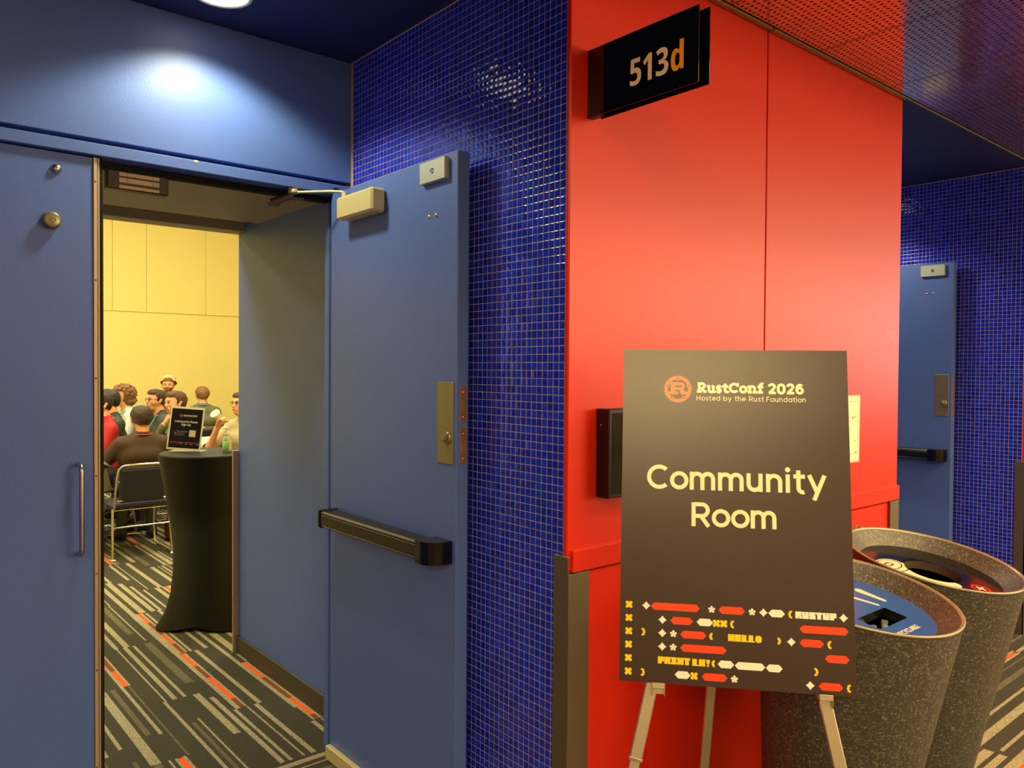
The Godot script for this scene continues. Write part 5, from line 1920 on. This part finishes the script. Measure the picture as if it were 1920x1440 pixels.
	if d.has("lanyard"):
		var la := Acc.new()
		var y0: float = 1.06 + dy
		var pts := []
		var back := []
		for q in 13:
			var an := PI * q / 12.0
			pts.append(V(0.075 * cos(an), y0 + 0.015, -0.035 + lean - 0.062 * sin(an)))
		la.tube(pts, 0.009, 6, true, 0.4)
		for s in [-1.0, 1.0]:
			la.tube([V(s * 0.075, y0 + 0.015, -0.035 + lean), V(s * 0.078, y0 - 0.03, 0.055 + lean), V(s * 0.05, y0 - 0.14, 0.112 + lean * 0.8), V(s * 0.012, y0 - 0.32, 0.122 + lean * 0.5)], 0.010, 6, true, 0.4)
		obj("lanyard", la, mat("lanyard_cloth", d.lanyard, 0.7), o)
	if d.get("collar", false):
		var co := Acc.new()
		var y1: float = 1.07 + dy
		var cp := []
		for q in 17:
			var an := TAU * q / 16.0
			cp.append(V(0.064 * cos(an), y1 - 0.012 * sin(an), -0.018 + lean * 1.05 + 0.060 * sin(an)))
		co.tube(cp, 0.017, 8, false)
		obj("collar", co, mat("collar_cloth", (d.shirt as Color).linear_to_srgb(), 0.85), o)
	if d.has("cuff"):
		var cu := Acc.new()
		for s in [-1.0, 1.0]:
			var sh: Vector3 = lift.call(V(s * 0.185, 0.975, -0.02))
			var el: Vector3 = d.arms[0 if s < 0 else 1][0]
			var m := sh.lerp(el, 0.72)
			var dd := (el - sh).normalized() * 0.012
			cu.tube([m + dd * 0.6, m + dd * 2.1], 0.0645, 16, false)
		obj("cuff", cu, mat("cuff_cloth", d.cuff, 0.8), o)
	if d.has("hat"):
		var hp := Acc.new()
		hp.lathe([[0.118, 0.046], [0.120, 0.052], [0.104, 0.072], [0.100, 0.095], [0.092, 0.135], [0.072, 0.152], [0.0, 0.156]], 32, ht * Transform3D(Basis(V(1, 0, 0), -0.3), V(0, 0.008, -0.02)))
		var hao := obj("hat", hp, mat("hat_cloth", d.hat, 0.85), o, "pale bucket hat with a dark underside")
		var hu := Acc.new()
		hu.lathe([[0.095, 0.050], [0.118, 0.044]], 32, ht * Transform3D(Basis(V(1, 0, 0), -0.3), V(0, 0.008, -0.02)))
		obj("hat_brim_underside", hu, mats.black_plastic, hao)
	return o

func people() -> void:
	var fair := lin(226, 168, 132)
	var tan_skin := lin(196, 136, 98)
	var brown := lin(52, 38, 30)
	var rest := [[V(-0.26, 0.74, 0.10), V(-0.17, 0.66, 0.34)], [V(0.26, 0.74, 0.10), V(0.17, 0.66, 0.34)]]
	var blue := rgb8(86, 186, 206)
	# the seated man seen from behind
	person({"label": "man in a dark brown polo shirt seen from behind, orange lanyard round his neck", "at": V(2.035, 0, -7.56), "face": PI - 0.12, "crown": 1.262, "skin": tan_skin, "hair": brown, "shirt": lin(58, 34, 28), "sleeve": 0.0, "cell": 0.016,
		"pants": lin(52, 56, 40), "arms": [[V(-0.27, 0.79, 0.12), V(-0.12, 0.77, 0.36)], [V(0.33, 0.75, 0.07), V(0.20, 0.775, 0.30)]], "look": [0.12, 0.10], "lean": 0.05, "lanyard": rgb8(232, 106, 30), "collar": true, "cuff": rgb8(180, 172, 160)})
	person({"label": "man in a red hoodie with glasses and a blue lanyard at the doorway's left edge", "at": V(1.90, 0, -8.42), "face": -PI * 0.5, "crown": 1.37, "skin": fair, "hair": lin(44, 34, 30), "shirt": lin(178, 26, 42), "sleeve": 1.0,
		"arms": rest, "look": [0.35, -0.05], "glasses": true, "lanyard": blue, "collar": true})
	person({"label": "man with dark hair in a dark jacket behind the red hoodie", "at": V(2.10, 0, -8.97), "face": -PI * 0.5, "crown": 1.38, "skin": fair, "hair": lin(40, 38, 34), "shirt": lin(50, 54, 52), "sleeve": 1.0,
		"arms": rest, "look": [-0.3, 0.0], "lanyard": blue})
	person({"label": "man with long curly brown hair in a pale blue shirt facing left", "at": V(2.45, 0, -9.78), "face": -PI * 0.5, "crown": 1.40, "skin": fair, "hair": lin(122, 88, 56), "hair_kind": "long", "shirt": lin(196, 206, 208), "sleeve": 1.0,
		"arms": rest, "look": [0.15, -0.08], "lanyard": blue})
	person({"label": "man with short dark hair, glasses and a blue lanyard facing left", "at": V(2.67, 0, -9.30), "face": -PI * 0.5, "crown": 1.365, "skin": fair, "hair": lin(64, 46, 34), "shirt": lin(60, 66, 62), "sleeve": 1.0,
		"arms": rest, "look": [0.2, -0.08], "glasses": true, "lanyard": blue})
	person({"label": "bearded man in a pale bucket hat at the back of the room", "at": V(3.77, 0, -12.6), "face": -PI * 0.25, "crown": 1.45, "skin": fair, "hair": lin(140, 82, 44), "shirt": lin(70, 40, 34), "sleeve": 1.0,
		"arms": rest, "look": [0.35, -0.15], "beard": true, "hat": rgb8(226, 216, 168)})
	person({"label": "man in an olive cardigan resting his face on his hand behind the table sign", "at": V(2.67, 0, -8.46), "face": -PI * 0.5, "crown": 1.37, "skin": fair, "hair": lin(84, 56, 38), "shirt": lin(112, 108, 82), "sleeve": 1.0,
		"arms": [[V(-0.20, 0.78, 0.26), V(-0.06, 1.04, 0.165)], rest[1]], "palm": [V(0.2, 0.2, -1), V(0, -1, 0)], "look": [0.25, 0.0], "lean": 0.04, "lanyard": blue})
	person({"label": "man in a grey green shirt seen from behind with a blue lanyard", "at": V(3.83, 0, -11.3), "face": PI - 0.25, "crown": 1.345, "skin": fair, "hair": lin(128, 96, 62), "shirt": lin(98, 102, 82), "sleeve": 1.0,
		"arms": rest, "look": [0.2, 0.0], "lanyard": blue})
	person({"label": "man raising a white cup to his mouth at the doorway's right edge", "at": V(3.13, 0, -8.0), "face": -PI * 0.38, "crown": 1.36, "skin": fair, "hair": lin(50, 40, 34), "shirt": lin(190, 178, 140), "sleeve": 0.0,
		"arms": [[V(-0.25, 0.80, 0.22), V(-0.085, 1.03, 0.26)], rest[1]], "palm": [V(1, 0.1, -0.1), V(0, -1, 0)], "curl": [0.9, 0.45], "look": [0.0, -0.12], "glasses": true})
	var cup := thing("paper_cup", "white paper cup held up by the drinking man", "cup", V(2.86, 1.125, -7.98))
	cup.rotation = V(0.3, 0.2, 0.75)
	cup.scale = Vector3.ONE * 1.3
	var ca := Acc.new()
	ca.lathe([[0.0, -0.045], [0.028, -0.045], [0.038, 0.045], [0.040, 0.048], [0.037, 0.047], [0.027, -0.042], [0.0, -0.042]], 24)
	obj("cup_wall", ca, mats.white_plastic, cup)
